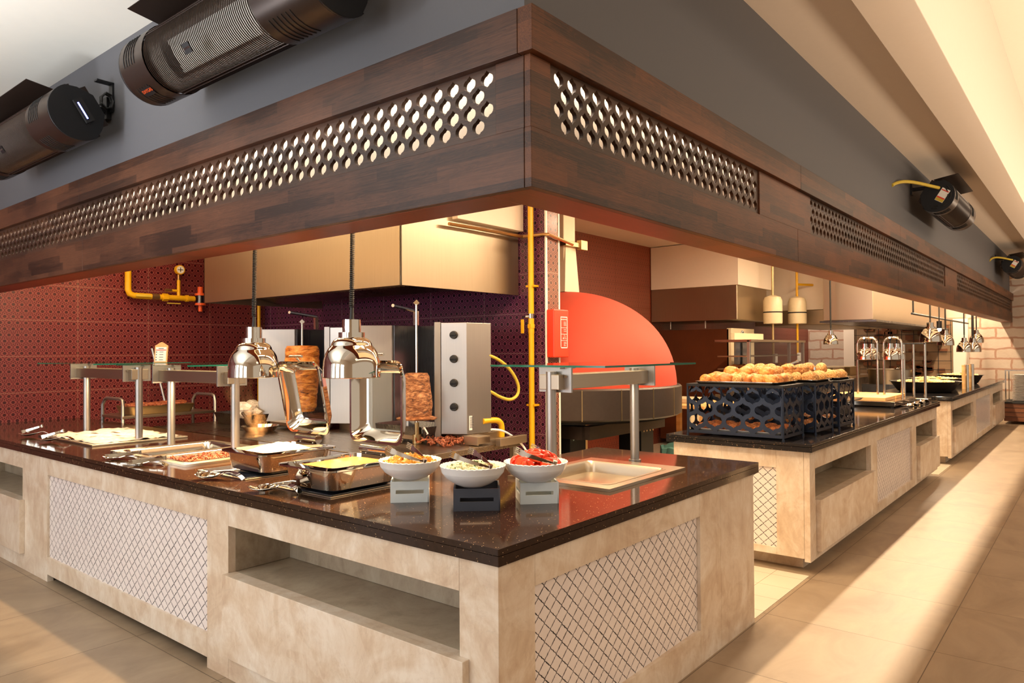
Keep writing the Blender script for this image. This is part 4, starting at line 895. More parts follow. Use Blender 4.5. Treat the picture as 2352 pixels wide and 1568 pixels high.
for k in range(260): g.blob((.29 + .5 * rs.random(), 2.62 + .31 * rs.random(), .892 + .015 * rs.random()), (.024, .006, .005), 1, .4, (rs.random() * 3, rs.random(), rs.random() * 6), k)
tag(obj('shredded_beef', g, 'shred'), 'brown shredded meat filling the front of the two pans', 'meat', kind='stuff')
for k in range(7):
    p = tag(obj('green_pepper', MB().tube([(.38 + .045 * k, 3.06 + .02 * (k % 3), .872), (.42 + .04 * k, 3.16, .888), (.47 + .04 * k, 3.27 + .02 * (k % 2), .876)], lambda t: .010 * (1.05 - t) + .002, 8), 'pepper'), 'long green pepper lying in the rear of the two pans', 'pepper', 'green peppers in the rear pan')
tr = dropin('warming_tray', 'foil and paper covered steel tray at the left end of the counter', 'tray', .24, .92, 3.90, 4.93)
g = MB(); rs = random.Random(6); nx, ny = 22, 30; from mathutils import noise as NZ
V = [[g.b.verts.new((.27 + .62 * i / nx, 3.94 + .95 * j / ny, .919 + .016 * (NZ.noise(Vector((i * .45, j * .35, 1))) + .6 * NZ.noise(Vector((i * 1.1, j * .9, 4)))))) for j in range(ny + 1)] for i in range(nx + 1)]
for i in range(nx):
    for j in range(ny): g.b.faces.new((V[i][j], V[i + 1][j], V[i + 1][j + 1], V[i][j + 1]))
o = tag(obj('crumpled_foil', g, 'foil', None, 25), 'crumpled foil and paper lining spread on the left tray', 'foil'); o.modifiers.new('s', 'SOLIDIFY').thickness = .002

# chafing dishes
def chafing(label, x0, x1, y0, y1, lid_y, lean, food):
    c = thing('chafing_dish', label, 'chafing dish', (0, 0, 0), 0, 'chafing dishes on induction plates')
    z = 1.03
    obj('body', MB().loft([rrect(x0 + .07, x1 - .07, y0 + .07, y1 - .07, .05, .912), rrect(x0 + .035, x1 - .035, y0 + .035, y1 - .035, .06, .93), rrect(x0 + .022, x1 - .022, y0 + .022, y1 - .022, .06, z - .02), rrect(x0, x1, y0, y1, .045, z - .012), rrect(x0, x1, y0, y1, .045, z - .004), rrect(x0 + .03, x1 - .03, y0 + .03, y1 - .03, .05, z), rrect(x0 + .045, x1 - .045, y0 + .045, y1 - .045, .05, z), rrect(x0 + .05, x1 - .05, y0 + .05, y1 - .05, .05, z - .05)], True, True), 'chrome', c, 50)
    yc = lid_y; hx = x1 - .005; Wd = .41; H = .425
    obj('hinge', MB().cyl((hx, yc - .10, z + .02), (hx, yc + .10, z + .02), .022, seg=20).cyl((hx, yc - .104, z + .02), (hx, yc - .10, z + .02), .024, seg=20).cyl((hx - .01, yc - .06, z - .01), (hx, yc - .06, z + .02), .006).cyl((hx - .01, yc + .06, z - .01), (hx, yc + .06, z + .02), .006), 'chrome', c)
    LM = T(hx + .01, yc, z + .05) @ Matrix.Rotation(lean, 4, 'Y')
    def LL(d, w0, w1, h0, h1, r): return [tuple(LM @ Vector((d, p[0], p[1]))) for p in rrect(w0, w1, h0, h1, r, None, 6)]
    a, b = -Wd / 2, Wd / 2
    lid = obj('lid', MB().loft([LL(0, a, b, 0, H, .05), LL(-.008, a, b, 0, H, .05), LL(-.008, a + .012, b - .014, .014, H - .014, .045), LL(.012, a + .022, b - .022, .022, H - .022, .045), LL(.062, a + .055, b - .055, .055, H - .055, .045), LL(.066, a + .066, b - .066, .066, H - .066, .04), LL(.072, a + .06, b - .06, .06, H - .06, .04), LL(.014, a + .012, b - .012, .012, H - .012, .05), LL(0, a, b, 0, H, .05)], False, False), 'chrome', c, 50)
    obj('lid_glass', MB().loft([LL(.064, a + .06, b - .06, .06, H - .06, .04), LL(.068, a + .06, b - .06, .06, H - .06, .04)]), 'glass', lid, None)
    obj('handle', MB().cyl(LM @ Vector((.0, 0, H + .03)), LM @ Vector((.02, 0, H - .004)), .005).cyl(LM @ Vector((0, -.06, H + .03)), LM @ Vector((0, .06, H + .03)), .007), 'chrome_dim', lid)
    g = MB(); nx = 26
    Vv = [[g.b.verts.new((x0 + .052 + (x1 - x0 - .104) * i / nx, y0 + .052 + (y1 - y0 - .104) * j / nx, food[1](i / nx, j / nx))) for j in range(nx + 1)] for i in range(nx + 1)]
    for i in range(nx):
        for j in range(nx): g.b.faces.new((Vv[i][j], Vv[i + 1][j], Vv[i + 1][j + 1], Vv[i][j + 1]))
    tag(obj(food[0], g, food[2]), food[3], 'food', kind='stuff')
    return c
def plate_(label, x0, x1, y0, y1):
    h = thing('induction_plate', label, 'hot plate', (0, 0, 0), 0, 'induction plates'); box('frame', (x0, x1, y0, y1, .9005, .906), 'steel', h, .001); box('glass_top', (x0 + .02, x1 - .02, y0 + .02, y1 - .02, .906, .909), 'window', h, .001)
plate_('black glass induction plate under the soup dish', .170, .64, 1.12, 1.60); plate_('black glass induction plate under the rice dish', .185, .70, 1.84, 2.33)
chafing('chafing dish of yellow soup with upright glass lid', .135, .625, 1.08, 1.50, 1.355, 0, ('soup', lambda u, v: 1.012, 'soup', 'yellow soup filling the right chafing dish'))
chafing('chafing dish of white rice with leaning glass lid', .23, .705, 1.76, 2.19, 2.045, -.2, ('rice', lambda u, v: 1.003 + .05 * max(0, math.sin(PI * u)) * max(0, math.sin(PI * v)) + .008 * NZ.noise(Vector((u * 9, v * 9, 0))), 'rice', 'white rice heaped in the left chafing dish'))
# steam above the rice
g = MB().box(.38, .80, 2.28, 2.70, 1.04, 1.44)
st = tag(obj('steam', g, 'steam', None, None), 'thin steam rising off the rice dish', 'steam', kind='stuff')

# heat lamps
def heat_lamp(label, x, y, z=1.42, ztop=3.2, k=1.0, energy=26, group='hanging heat lamps', tilt=0):
    L = thing('heat_lamp', label, 'lamp', (x, y, z), 0, group)
    R = .141
    pr = [(R, 0), (R * 1.0, .004), (R * .992, .05), (R * .965, .085), (R * .90, .118), (R * .80, .143), (R * .72, .155), (R * .70, .160), (R * .69, .168), (R * .63, .182), (R * .54, .192), (R * .45, .197), (.058, .199)]
    s_ = obj('shade', MB().lathe([(r * k, q * k) for r, q in pr + [(.0, .2)]], seg=64), 'chrome', L, 50); s_.modifiers.new('s', 'SOLIDIFY').thickness = .002
    obj('collar', MB().cyl((0, 0, .196 * k), (0, 0, .222 * k), .064 * k, seg=32), 'chrome', L); obj('cap', MB().cyl((0, 0, .222 * k), (0, 0, .285 * k), .045 * k, seg=32), 'chrome', L)
    obj('cord_sleeve', MB().cyl((0, 0, .285 * k), (.003, 0, .345 * k), .012 * k, .009 * k, seg=12), 'rubber', L)
    H = ztop - z - .345 * k; n = int(H / .0088) * 8
    if k == 1: pts = [(.03 * t / n + .0095 * math.cos(t * PI / 4), .0095 * math.sin(t * PI / 4), .345 + (H + .1) * t / n) for t in range(n)]; obj('coiled_cord', MB().tube(pts, .0034, 5), 'rubber', L)
    else: obj('cord', MB().cyl((0, 0, .34 * k), (0, 0, ztop - z), .012, seg=8), 'rubber', L)
    obj('bulb', MB().blob((0, 0, .075 * k), (.045 * k, .045 * k, .055 * k), 3), 'bulb', L)
    if energy:
        l = bpy.data.lights.new('lamp_light', 'SPOT'); l.energy = energy; l.color = (1, .60, .26); l.spot_size = 2.2; l.spot_blend = .5; l.shadow_soft_size = .06
        lo = bpy.data.objects.new('lamp_light', l); COL.objects.link(lo); lo.parent = L; lo.location = (0, 0, .015)
    return L
heat_lamp('right of the two big chrome heat lamps, over the soup dish', .45, 1.323, 1.423, energy=170)
heat_lamp('left of the two big chrome heat lamps, over the rice dish', .45, 2.20, 1.408, energy=170)
for i, (y, e) in enumerate(((3.05, 20), (4.45, 13))):
    l = bpy.data.lights.new('guard_lamp', 'AREA'); l.shape = 'RECTANGLE'; l.size = .06; l.size_y = .7; l.energy = e; l.color = (1, .66, .34); o = bpy.data.objects.new('guard_lamp', l); COL.objects.link(o); o.location = (.6, y, 1.352)
l = bpy.data.lights.new('guard_lamp', 'AREA'); l.shape = 'RECTANGLE'; l.size = .6; l.size_y = .06; l.energy = 5; l.color = (1, .74, .46); o = bpy.data.objects.new('guard_lamp', l); COL.objects.link(o); o.location = (1.5, .6, 1.352)

# bowls on risers
def riser(label, x, y, w, mat, rz):
    r = thing('display_riser', label, 'riser', (x, y, .9005), rz, 'square slotted risers')
    h = .09; t = .006; hw = w / 2
    for k in range(4):
        mt = Matrix.Rotation(k * PI / 2, 4, 'Z') @ T(0, -hw + t / 2, 0) @ FX
        me = plate([(-hw + .0, 0), (hw - t, 0), (hw - t, h), (-hw, h)], [[(-hw * .72, h * .42), (hw * .72, h * .42), (hw * .72, h * .60), (-hw * .72, h * .60)]], t, mt); finish('side', me, mat, r)
    return r
riser('white slotted riser under the pickled mushroom bowl', .385, .835, .165, 'plastic_white', math.radians(-45))
riser('dark grey slotted riser under the middle bowl', .45, .50, .19, 'slate', math.radians(-48))
riser('white slotted riser under the tomato bowl', .70, .375, .165, 'plastic_white', math.radians(-44))
def bowl(label, x, y, z, R=.137):
    b = thing('salad_bowl', label, 'bowl', (x, y, z), 0, 'white ribbed salad bowls')
    pr = [(0, .0), (.045, .0), (.075, .012), (.11, .035), (.128, .058), (.1285, .060), (R - .002, .080), (R, .086), (R - .004, .088), (R - .012, .078), (.10, .042), (.06, .018), (0, .014)]
    obj('body', MB().lathe(pr, seg=96, noise=lambda r, q, a: (r * (1 + (.006 * math.sin(a * 60) if .08 < q else .004 * math.sin(a * 17 + q * 90))), q + (.0015 * math.cos(a * 60) if q > .084 else 0))), 'porcelain', b, 60)
    return b
B1 = (.365, .815, .9915); B2 = (.415, .49, .9915); B3 = (.655, .345, .9915)
bowl('white bowl of pickled mushrooms, leftmost of the three bowls', *B1); bowl('white bowl of diced cucumber and herbs between the two others', *B2); bowl('white bowl of tomato slices, right of the three bowls', *B3)
rs = random.Random(12)
def heap(n, c, R, h, z0):
    for k in range(n):
        a = rs.random() * 2 * PI; r = R * math.sqrt(rs.random()); yield k, c[0] + r * math.cos(a), c[1] + r * math.sin(a), c[2] + z0 + h * (1 - (r / R) ** 2)
g = MB().lathe([(0, .085), (.06, .08), (.1, .066), (.118, .05), (.0, .04)], B1, 24)
for k, x, y, z in heap(130, B1, .112, .028, .068): g.blob((x, y, z), (.016 + .008 * rs.random(), .010, .008), 1, .5, (rs.random() * 3, rs.random() * 3, rs.random() * 6), k)
tag(obj('pickled_mushrooms', g, 'pickle'), 'golden pickled mushroom slices heaped in the leftmost bowl', 'food', kind='stuff')
g = MB().lathe([(0, .085), (.06, .08), (.1, .066), (.118, .05), (.0, .04)], B2, 24)
for k, x, y, z in heap(260, B2, .114, .026, .066): s_ = .006 + .005 * rs.random(); g.box(-s_, s_, -s_, s_, -s_ * .7, s_ * .7, T(x, y, z) @ Euler((rs.random() * 3, rs.random() * 3, rs.random() * 3)).to_matrix().to_4x4())
oo = tag(obj('diced_cucumber', g, 'onion', None, None, .001), 'pale diced cucumber filling the middle bowl', 'food', kind='stuff')
g = MB()
for k, x, y, z in heap(60, B2, .11, .026, .074): g.blob((x, y, z), (.007, .003, .003), 1, .5, (rs.random() * 3, rs.random() * 3, rs.random() * 6), k)
tag(obj('chopped_herbs', g, 'herb'), 'bits of green herb on the diced cucumber', 'herbs', kind='stuff')
# tomato slices: half discs
g = MB().lathe([(0, 0)], (0, 0, 0)) if False else MB()
g.prism([(.034 * math.cos(PI * i / 12), .034 * math.sin(PI * i / 12)) for i in range(13)], -.006, .006)
ts = tag(obj('tomato_slice', g, 'tomato', None, 40, .003), 'red tomato slice heaped in the right-hand bowl', 'tomato', 'tomato slices in the right-hand bowl')
obj('flesh', MB().prism([(.027 * math.cos(PI * i / 12), .003 + .027 * math.sin(PI * i / 12)) for i in range(13)], -.0066, .0066), 'tomato_in', ts, None)
first = True
for k, x, y, z in heap(46, B3, .088, .036, .070):
    q = ts if first else dup(ts); first = False
    q.location = (x, y, z); q.rotation_euler = (PI / 2 + (rs.random() - .5) * 1.5, (rs.random() - .5) * 1.0, rs.random() * 6.28)
g = MB().lathe([(0, .075), (.06, .07), (.1, .058), (.118, .045), (0, .04)], B3, 24); tag(obj('tomato_pulp', g, 'tomato'), 'red mass of tomato under the slices', 'tomato', kind='stuff')

# tongs / utensils
def tongs(label, loc, rz, tilt, L=.24, roll=0, group='steel serving tongs', teeth=True, cat='tongs', open_=.20):
    t = thing('serving_tongs', label, cat, loc, 0, group, rot=(roll, tilt, rz))
    for s_ in (-1, 1):
        g = MB(); n = 16; lo = []
        for i in range(n + 1):
            u = i / n; x = u * L; y = s_ * (.008 + open_ * .35 * u * (1 - .35 * u)); w = .006 + .004 * u; zc = 0
            if u > .82: w = .013; 
            lo.append([(x, y - .0008, zc - w), (x, y + .0008, zc - w), (x, y + .0008, zc + w), (x, y - .0008, zc + w)])
        g.loft(lo)
        if teeth:
            ye = s_ * (.008 + open_ * .35 * .65)
            for q in range(4): g.box(L - .002, L + .022, ye - .001 - s_ * .004, ye + .001, -.013 + q * .0075, -.009 + q * .0075)
        obj('arm', g, 'chrome', t, 30)
    g = MB(); g.loft([[(-.010 + .0 * i, 0, 0)] * 0 or [(.004 - .012 * math.cos(a), .0095 * math.sin(a) * 1.0, z) for a in [PI * .5 - PI * i / 10 * -1 + 0 for i in range(-5, 6)]] + [(.004 - .0105 * math.cos(a), .008 * math.sin(a), z) for a in [PI * .5 + PI * i / 10 for i in range(5, -6, -1)]] for z in (-.011, .011)])
    g.b.free(); g = MB().cyl((.004, 0, -.011), (.004, 0, .011), .0105, seg=20); obj('spring_end', g, 'chrome', t)
    return t
def ladle(name, label, loc, rz, tilt, L=.22, r=.028, cat='ladle'):
    t = thing(name, label, cat, loc, 0, None, rot=(0, tilt, rz))
    obj('handle', MB().tube([(0, 0, 0), (.02, 0, .004), (L - .03, 0, .0), (L, 0, -.012)], .0045, 8), 'chrome', t)
    obj('cup', MB().lathe([(0, -r), (r * .6, -r * .8), (r * .95, -r * .3), (r, 0), (r * .93, 0), (r * .88, -r * .3), (r * .5, -r * .7), (0, -r * .9)], (L + r * .8, 0, .0), 24), 'chrome', t)
    return t
def rest(label, loc, rz):
    """spoon rest: shallow leaf dish with an arched tail foot"""
    t = thing('spoon_rest', label, 'spoon rest', loc, rz, 'polished steel spoon rests')
    lo = []
    n = 16
    for i in range(n + 1):
        u = i / n; x = -.09 + .26 * u
        if u < .62: w = .048 * math.sin(PI * min(1, (u + .03) / .70)) ** .6; z = .026 - .022 * math.sin(PI * u / .62) + .012 * u
        else: q = (u - .62) / .38; w = .019 + .006 * q; z = .034 + .012 * math.sin(PI * q * .9) - .036 * q * q
        z = max(z, .0015); e = .014 if u < .62 else 0; e *= math.sin(PI * min(1, u / .62))
        lo.append([(x, y * w, z + e * (y * y)) for y in (-1, -.6, -.2, .2, .6, 1)] + [(x, y * w * .97, z + .0016 + e * (y * y)) for y in (1, .6, .2, -.2, -.6, -1)])
    obj('dish', MB().loft(lo), 'chrome', t, 40)
    return t
D = math.radians
for nm, B in (('mushroom', B1), ('cucumber', B2), ('tomato', B3)):
    tongs('fork-ended tongs resting in the %s bowl' % nm, (B[0] - .03, B[1] - .125, 1.083), D(98), -.34, .14, 0, open_=.26)
R1 = rest('spoon rest holding the ladle in front of the soup dish', (.072, 1.47, .9), D(-60)); ladle('ladle', 'steel ladle lying in the rest before the soup dish', (.125, 1.31, .962), D(112), .13, .15, .033)
R2 = rest('spoon rest with a serving spoon in front of the rice dish', (.09, 2.0, .9), D(-55)); ladle('serving_spoon', 'round serving spoon lying in the rest before the rice dish', (.18, 1.88, .950), D(125), .05, .17, .036, 'spoon')
rest('leftmost polished spoon rest on the counter', (.20, 4.98, .9), D(-45)); tongs('tongs lying in the leftmost spoon rest', (.26, 4.90, .985), D(129), .30, .15, 0, teeth=False, open_=.10)
rest('polished spoon rest beside the foil-covered tray', (.17, 4.46, .9), D(-45)); tongs('tongs lying in the spoon rest beside the foil-covered tray', (.23, 4.38, .985), D(129), .30, .15, 0, teeth=False, open_=.10)
for i, (x, y) in enumerate(((.10, 3.16), (.085, 2.80))):
    rest(('flat spoon rest left of the two before the meat pans', 'flat spoon rest right of the two before the meat pans')[i], (x, y, .9), D(-60)).scale = (1, 1, .55)
    tongs(('upturned tongs on the left of the two flat rests', 'upturned tongs on the right of the two flat rests')[i], (x + .09, y - .12, .942), D(129), .10, .17, .0, open_=.16)

# ------------------------------------------------------------ bread racks on counter 2
def rack(label, x0, y0, w, d, first=True):
    r = thing('bread_rack', label, 'rack', (x0, y0, .9005), 0, 'black lantern-lattice bread racks'); H = .385
    for x, y in ((0, 0), (w, 0), (0, d), (w, d)): obj('leg', MB().cyl((x, y, 0), (x, y, H), .0075, seg=10).cyl((x, y, 0), (x, y, .012), .011, seg=10), 'blue_black', r)
    obj('top_shelf', MB().box(-.006, w + .006, -.006, d + .006, H, H + .008).box(-.006, w + .006, -.008, -.006, H - .012, H + .008).box(-.008, -.006, -.006, d + .006, H - .012, H + .008), 'black', r, None, .001)
    obj('bottom_bar', MB().box(0, w, -.004, .004, .02, .03).box(0, w, d - .004, d + .004, .02, .03).box(0, .006, 0, d, .02, .03).box(w - .006, w, 0, d, .02, .03), 'blue_black', r, None)
    def side(Ln, mt):
        n = max(2, round(Ln / .145)); P_ = Ln / n; holes = []; top = []; e = .006
        prof = [(0, .296), (.10, .308), (.16, .322), (.20, .345), (.28, .352), (.36, .358), (.44, .368), (.5, .378), (.56, .368), (.64, .358), (.72, .352), (.80, .345), (.84, .322), (.90, .302)]
        for k in range(n): top += [(min(max((k + u) * P_, e), Ln - e), z) for u, z in prof]
        top.append((Ln - e, .290)); top = [p for i, p in enumerate(top) if i == 0 or p[0] - top[i - 1][0] > 1e-5]
        for r_ in range(4):
            z = .300 - .09 * r_; off = .5 if r_ % 2 == 0 else 0
            for k in range(n + (0 if off else 1)):
                u = (k + off) * P_
                hh = [(min(max(u + a, .014), Ln - .014), max(z + b, .042)) for a, b in lantern2(P_ * .80, .098)]
                cl = [p for i, p in enumerate(hh) if i == 0 or (abs(p[0] - hh[i - 1][0]) + abs(p[1] - hh[i - 1][1])) > 1e-5]
                holes.append(cl)
        return plate_cdt([(e, .03), (Ln - e, .03)] + top[::-1], holes, .004, mt)
    for mt, Ln in ((FX, w), (T(0, d, 0) @ FX, w), (FY, d), (T(w, 0, 0) @ FY, d)): finish('lattice_side', side(Ln, mt), 'blue_black', r)
    return r
RK = [(3.325, .20, .43, .72), (3.86, .14, .44, .74), (4.38, .11, .44, .76)]
for i, q in enumerate(RK): rack(('nearest black bread rack, at the corner of the second counter', 'black bread rack between the two others', 'farthest of the three black bread racks')[i], *q)
def tray(label, x0, x1, y0, y1, z, mat='chrome_dim', grp='steel baking trays'):
    t = thing('baking_tray', label, 'tray', (0, 0, 0), 0, grp)
    obj('dish', MB().loft([rrect(x0 + .02, x1 - .02, y0 + .02, y1 - .02, .03, z), rrect(x0 + .008, x1 - .008, y0 + .008, y1 - .008, .035, z + .014), rrect(x0, x1, y0, y1, .04, z + .018), rrect(x0, x1, y0, y1, .04, z + .021), rrect(x0 + .012, x1 - .012, y0 + .012, y1 - .012, .035, z + .018), rrect(x0 + .024, x1 - .024, y0 + .024, y1 - .024, .03, z + .004)]), mat, t, 50)
    return t
ZT = .9005 + .393
tray('large baking tray of bread on the nearest rack', 3.30, 3.80, .235, .86, ZT); tray('baking tray of rolls spanning the middle rack', 3.86, 4.30, .13, .80, ZT + .001); tray('baking tray of rolls on the farthest rack', 4.42, 4.85, .12, .80, ZT + .001)
ZL = .9005 + .035
for x0, x1, lab in ((3.345, 3.735, 'tray of dark rolls inside the nearest rack'), (3.88, 4.28, 'tray of rolls inside the middle rack'), (4.40, 4.80, 'tray of rolls inside the farthest rack')): tray(lab, x0, x1, .20 if x0 > 3.4 else .23, .85 if x0 > 3.4 else .90, ZL, 'porcelain', 'white trays inside the racks')
def bun(mat, label, grp, r=(.062, .04, .030), seed=1):
    g = MB().blob((0, 0, r[2] * .75), r, 3, .10, seed=seed)
    for v in g.b.verts:
        if v.co.z < 0: v.co.z *= .2
    return tag(obj('bread_roll', g, mat), label, 'bread', grp)
kinds = [bun('bread', 'smooth golden bread roll heaped on the top tray of the nearest rack', 'plain rolls on the nearest rack', (.058, .038, .042), 1),
         bun('seed', 'seed-covered roll heaped on the top tray of the nearest rack', 'seeded rolls on the nearest rack', (.060, .040, .044), 4),
         bun('seed', 'seeded roll on the trays of the two farther racks', 'seeded rolls on the farther racks', (.062, .042, .044), 6),
         bun('brownbread', 'dark seeded roll on the white tray inside the nearest rack', 'dark rolls inside the nearest rack', (.05, .046, .032), 8),
         bun('bread', 'brown roll on the white trays inside the two farther racks', 'rolls inside the farther racks', (.052, .046, .032), 10)]
used = [False] * 5
def put(k, x, y, z, rz, tilt=0, s=1):
    if used[k]: o = dup(kinds[k])
    else: o = kinds[k]; used[k] = True
    o.location = (x, y, z); o.rotation_euler = (tilt, tilt * .4, rz); o.scale = (s, s, s)
rs = random.Random(21); zz = ZT + .006
for i in range(4):
    for j in range(7): put(0 if (i < 2 and j not in (3,)) else (1 if rs.random() < .7 else 0), 3.37 + .105 * i + .015 * rs.random(), .29 + .083 * j + .01 * rs.random(), zz, rs.random() * 3, .1, .86 + .2 * rs.random())
for i, (x, y) in enumerate(((3.56, .40), (3.62, .48), (3.55, .55), (3.66, .60), (3.60, .68), (3.70, .36), (3.68, .74))): put(1 if i % 2 else 0, x, y, zz + .045, rs.random() * 3, .2, 1.05)
for i in range(3):
    for j in range(6): put(2, 3.93 + .125 * i + .01 * rs.random(), .20 + .105 * j, zz, rs.random() * 3, .1, .86 + .2 * rs.random())
for i in range(3):
    for j in range(6): put(2, 4.50 + .12 * i, .19 + .105 * j, zz, rs.random() * 3, .1, 1)
for x, y in ((4.02, .30), (4.1, .42), (4.05, .55), (4.12, .66), (4.0, .70), (4.55, .3), (4.6, .42)): put(2, x, y, zz + .05, rs.random() * 3, .2, 1.1)
for i in range(3):
    for j in range(6): put(3, 3.41 + .12 * i, .29 + .108 * j, ZL + .006, rs.random() * 3, 0, 1)
for x0 in (3.94, 4.46):
    for i in range(3):
        for j in range(5): put(4, x0 + .13 * i, .27 + .12 * j, ZL + .006, rs.random() * 3, 0, 1)
tongs('bread tongs with white grips lying on the rolls of the middle rack', (3.93, .16, 1.40), D(70), .0, .26, 0, group=None, teeth=False)
tongs('bread tongs sticking up behind the rolls of the middle rack', (4.35, .42, 1.45), D(120), .35, .26, 0, group=None, teeth=False)
tr2 = tray('baking tray of biscuits beside the board station', 5.5, 6.2, .35, .95, 1.03, 'chrome_dim')
box('stand', (5.6, 6.1, .45, .85, .9005, 1.03), 'black', tr2)
g = MB()
for k in range(50): g.blob((5.56 + .58 * rs.random(), .41 + .48 * rs.random(), 1.055 + .02 * rs.random()), (.045, .03, .014), 1, .3, (rs.random() * .5, rs.random() * .5, rs.random() * 6), k)
tag(obj('biscuits', g, 'bread'), 'loose pale biscuits covering the tray beside the board station', 'biscuits', kind='stuff')

# board station with small heat lamps
bs = thing('carving_station', 'steel carving station with two wooden boards and lamp arches', 'carving station')
X_, Y_ = 6.95, .22
obj('base', MB().box(X_, X_ + 1.14, Y_, Y_ + .85, .915, .965), 'chrome_dim', bs, None, .003)
for x, y in ((X_ + .04, Y_ + .04), (X_ + 1.1, Y_ + .04), (X_ + .04, Y_ + .8), (X_ + 1.1, Y_ + .8)): obj('foot', MB().cyl((x, y, .9), (x, y, .916), .02), 'rubber', bs)
for x in (X_ + .10, X_ + .72):
    pass
for y0, y1 in ((.27, .46), (.53, .75)):
    obj('arch', MB().tube([(7.6, y0, .965), (7.6, y0, 1.61), (7.6, y0 + .015, 1.65), (7.6, y0 + .045, 1.675), (7.6, y1 - .045, 1.675), (7.6, y1 - .015, 1.65), (7.6, y1, 1.61), (7.6, y1, .965)], .014, 10), 'chrome_dim', bs)
for y in (.365, .64): obj('cross_tube', MB().cyl((7.45, y, 1.675), (7.85, y, 1.675), .013), 'chrome_dim', bs)
for i in range(2): tag(box('chopping_board', (X_ + .04 + .54 * i, X_ + .54 + .54 * i, Y_ + .10, Y_ + .78, .966, 1.005), 'maple', bevel=.005), ('wooden chopping board at the front of the carving station', 'wooden chopping board at the back of the carving station')[i], 'chopping board')
for i, (x, y) in enumerate(((7.48, .365), (7.82, .365), (7.48, .64), (7.82, .64))): heat_lamp('small chrome heat lamp on the %s arch of the carving station, %s of its pair' % (('near', 'near', 'far', 'far')[i], ('front', 'back')[i % 2]), x, y, 1.42, 1.675, .66, 12, 'lamps on the carving station')
# tall posts behind with rack plates
ps = thing('post_station', 'second carving station with four tall bright posts at the end of the counter', 'carving station')
obj('base', MB().box(8.12, 8.335, .09, .42, .9005, .94), 'chrome_dim', ps, None, .003)
for x, y, h in ((8.19, .36, 1.60), (8.27, .27, 1.60), (8.305, .15, 1.62), (8.15, .13, .99)): obj('post', MB().cyl((x, y, .93), (x, y, h), .016), 'chrome_dim', ps)
area('kitchen_fill', (9.4, 3.5, 3.15), (1.0, .9), 22, (1, .84, .66))
obj('top_bar', MB().box(8.17, 8.32, .14, .38, 1.60, 1.615), 'black', ps, None, .002)
for i in range(3): rest(('small spoon rest at the front edge beside the carving station', 'small spoon rest in the middle of three by the carving station', 'small spoon rest nearest the tall posts')[i], (7.15 + .36 * i, .14, .9), D(-20))
# pans on counter 3
for i, (x, y, r, lab) in enumerate(((10.5, .52, .46, 'widest black pan of potatoes, nearest on the far counter'), (11.75, .6, .38, 'black pan of golden food behind the widest pan'), (13.8, .5, .36, 'black pan with long spoons, farthest on the counter'))):
    p = thing('black_pan', lab, 'pan', (x, y, .9), 0, 'black pans on the far counter')
    obj('body', MB().lathe([(0, .0), (r * .72, .0), (r * .80, .02), (r, .15), (r + .02, .155), (r + .02, .16), (r - .015, .155), (r * .78, .03), (0, .02)], seg=36), 'pan_black', p)
    obj('handle', MB().tube([(r, -.08, .15), (r + .08, -.06, .17), (r + .08, .06, .17), (r, .08, .15)], .012, 6), 'pan_black', p)
    g = MB().lathe([(0, .15), (r * .6, .145), (r * .9, .12), (0, .1)], (x, y, .9), 24)
    for k in range(90): a = rs.random() * 6.28; q = r * .82 * math.sqrt(rs.random()); g.blob((x + q * math.cos(a), y + q * math.sin(a), 1.045 + .03 * (1 - q / r)), (.035, .028, .024), 1, .4, (0, 0, a), k)
    tag(obj('food_heap', g, 'grilled'), ('baked potato pieces filling the widest black pan', 'golden food filling the second black pan', 'pale food in the farthest black pan')[i], 'food', kind='stuff')
pot = thing('steel_pot', 'low pinkish steel pot behind the black pans', 'pot', (13.0, 1.5, .9)); obj('body', MB().lathe([(0, 0), (.36, 0), (.38, .26), (.4, .27), (.37, .27), (.35, .02), (0, .02)], seg=32), 'steel', pot); box('stand', (-.4, .4, -.4, .4, -.9, 0), 'dark_steel', pot)
ladle('serving_spoon', 'long ladle leaning in the steel pot', (13.0, 1.1, 1.38), D(60), .5, .4, .05, 'spoon')
for i in range(4): tag(obj('pepper_mill', MB().cyl((11.6 + .30 * i, .16, .9), (11.6 + .30 * i, .16, 1.28), .035 if i % 2 else .028), ('maple', 'chrome')[i % 2]), ('pale wooden tall mill at the edge of the far counter', 'steel and glass tall mill at the edge of the far counter')[i % 2], 'mill', ('wooden mills on the far counter', 'steel mills on the far counter')[i % 2])
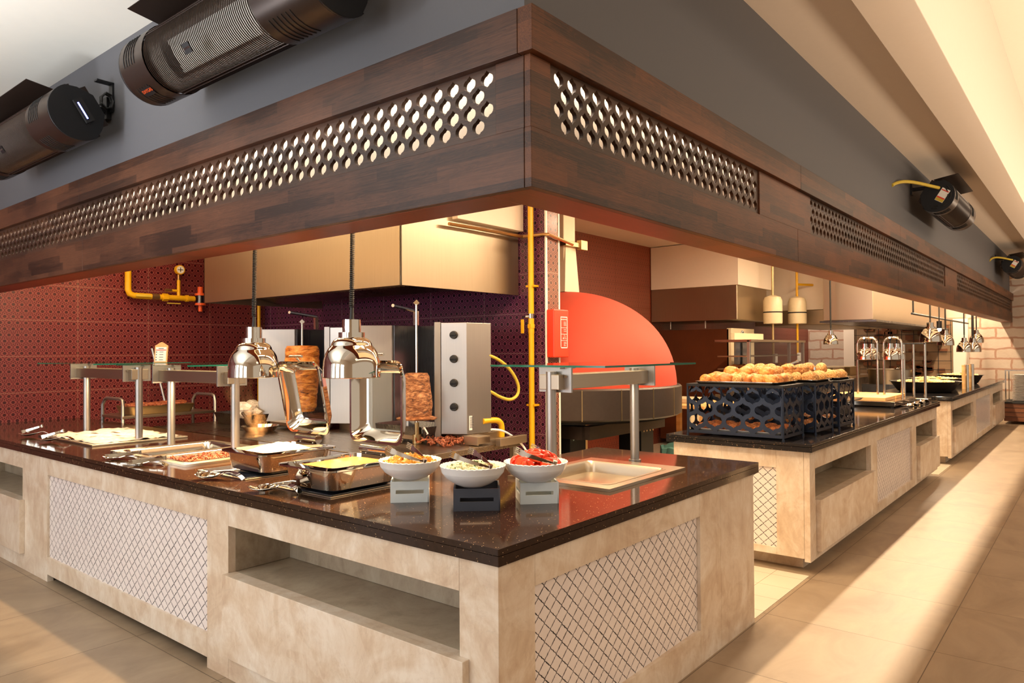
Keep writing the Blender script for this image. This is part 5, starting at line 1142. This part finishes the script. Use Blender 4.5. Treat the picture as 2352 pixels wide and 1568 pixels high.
# wall lamp and hanging lamps
heat_lamp('tiny chrome lamp hanging alone before the pale brick wall', 9.95, 1.70, 1.62, 3.23, .75, 0, 'far heat lamps').rotation_euler = (0, 0, 0)
for i, (x, y, z) in enumerate(((11.49, .6, 1.651), (12.95, .6, 1.598), (14.4, .5, 1.475), (15.0, .42, 1.47), (16.16, .5, 1.658), (15.5, .5, 1.469))):
    heat_lamp(('larger of the two lit chrome lamps over the black pans', 'smaller chrome lamp behind the lit one over the black pans')[i] if i < 2 else ('leftmost low chrome lamp of the cluster before the stone wall', 'middle low chrome lamp of the cluster before the stone wall', 'highest chrome lamp of the cluster before the stone wall', 'right-hand low chrome lamp of the cluster before the stone wall')[i - 2], x, y, z, 3.23, 1.1 if i == 0 else .95, 18 if i < 2 else 0, 'far heat lamps')
sb = tag(obj('spot_bulb', MB().blob((12.0, .55, 1.86), (.035, .035, .035), 2), 'lamp_face'), 'bare bright bulb glaring between the far lamps', 'bulb'); obj('cord', MB().cyl((12.0, .55, 1.88), (12.0, .55, 3.23), .01), 'rubber', sb); obj('socket', MB().cyl((12.0, .55, 1.88), (12.0, .55, 2.0), .04), 'black', sb)
lb = thing('lamp_rail', 'dark rail carrying the far heat lamps', 'rail'); obj('rod', MB().cyl((10.7, .70, 2.08), (10.7, .70, 3.23), .012), 'black', lb); obj('bar', MB().cyl((10.6, .70, 2.08), (16.6, .70, 2.08), .016), 'black', lb)
# plate stacks on the brown cabinet at the far end
cb2 = thing('plate_cabinet', 'brown slatted cabinet against the far stone wall', 'cabinet')
obj('body', MB().box(15.95, 16.9, -1.6, .02, 0.06, .42), 'crate', cb2, None, .004); obj('top', MB().box(15.92, 16.92, -1.62, .04, .42, .45), 'matt_black', cb2, None)
g = MB()
for z in (.15, .24, .33): g.box(15.945, 15.95, -1.6, .02, z, z + .006)
obj('slat_joint', g, 'matt_black', cb2, None)
obj('frame', MB().box(16.0, 16.02, -1.6, .0, 1.08, 1.10).box(16.0, 16.02, -.02, .0, .45, 1.08).box(16.7, 16.72, -.02, .0, .45, 1.08), 'chrome_dim', cb2, None)
pl0 = None
for sx, sy in ((16.3, -.24), (16.3, -.58), (16.3, -.92)):
    for k in range(24):
        if pl0 is None: pl0 = q = tag(obj('dinner_plate', MB().lathe([(0, 0), (.08, 0), (.145, .014), (.148, .018), (.14, .016), (.075, .004), (0, .004)], seg=28), 'porcelain'), 'pale dinner plate in the stacks on the brown cabinet', 'plate', 'plates stacked on the brown cabinet')
        else: q = dup(pl0)
        q.location = (sx, sy, .451 + .023 * k)
for o in S.objects:
    if o.type == 'MESH' and o.parent is None and o.name.startswith(('floor', 'ceiling', 'wall', 'trim', 'window_')) and 'kind' not in o: o['kind'] = 'structure'
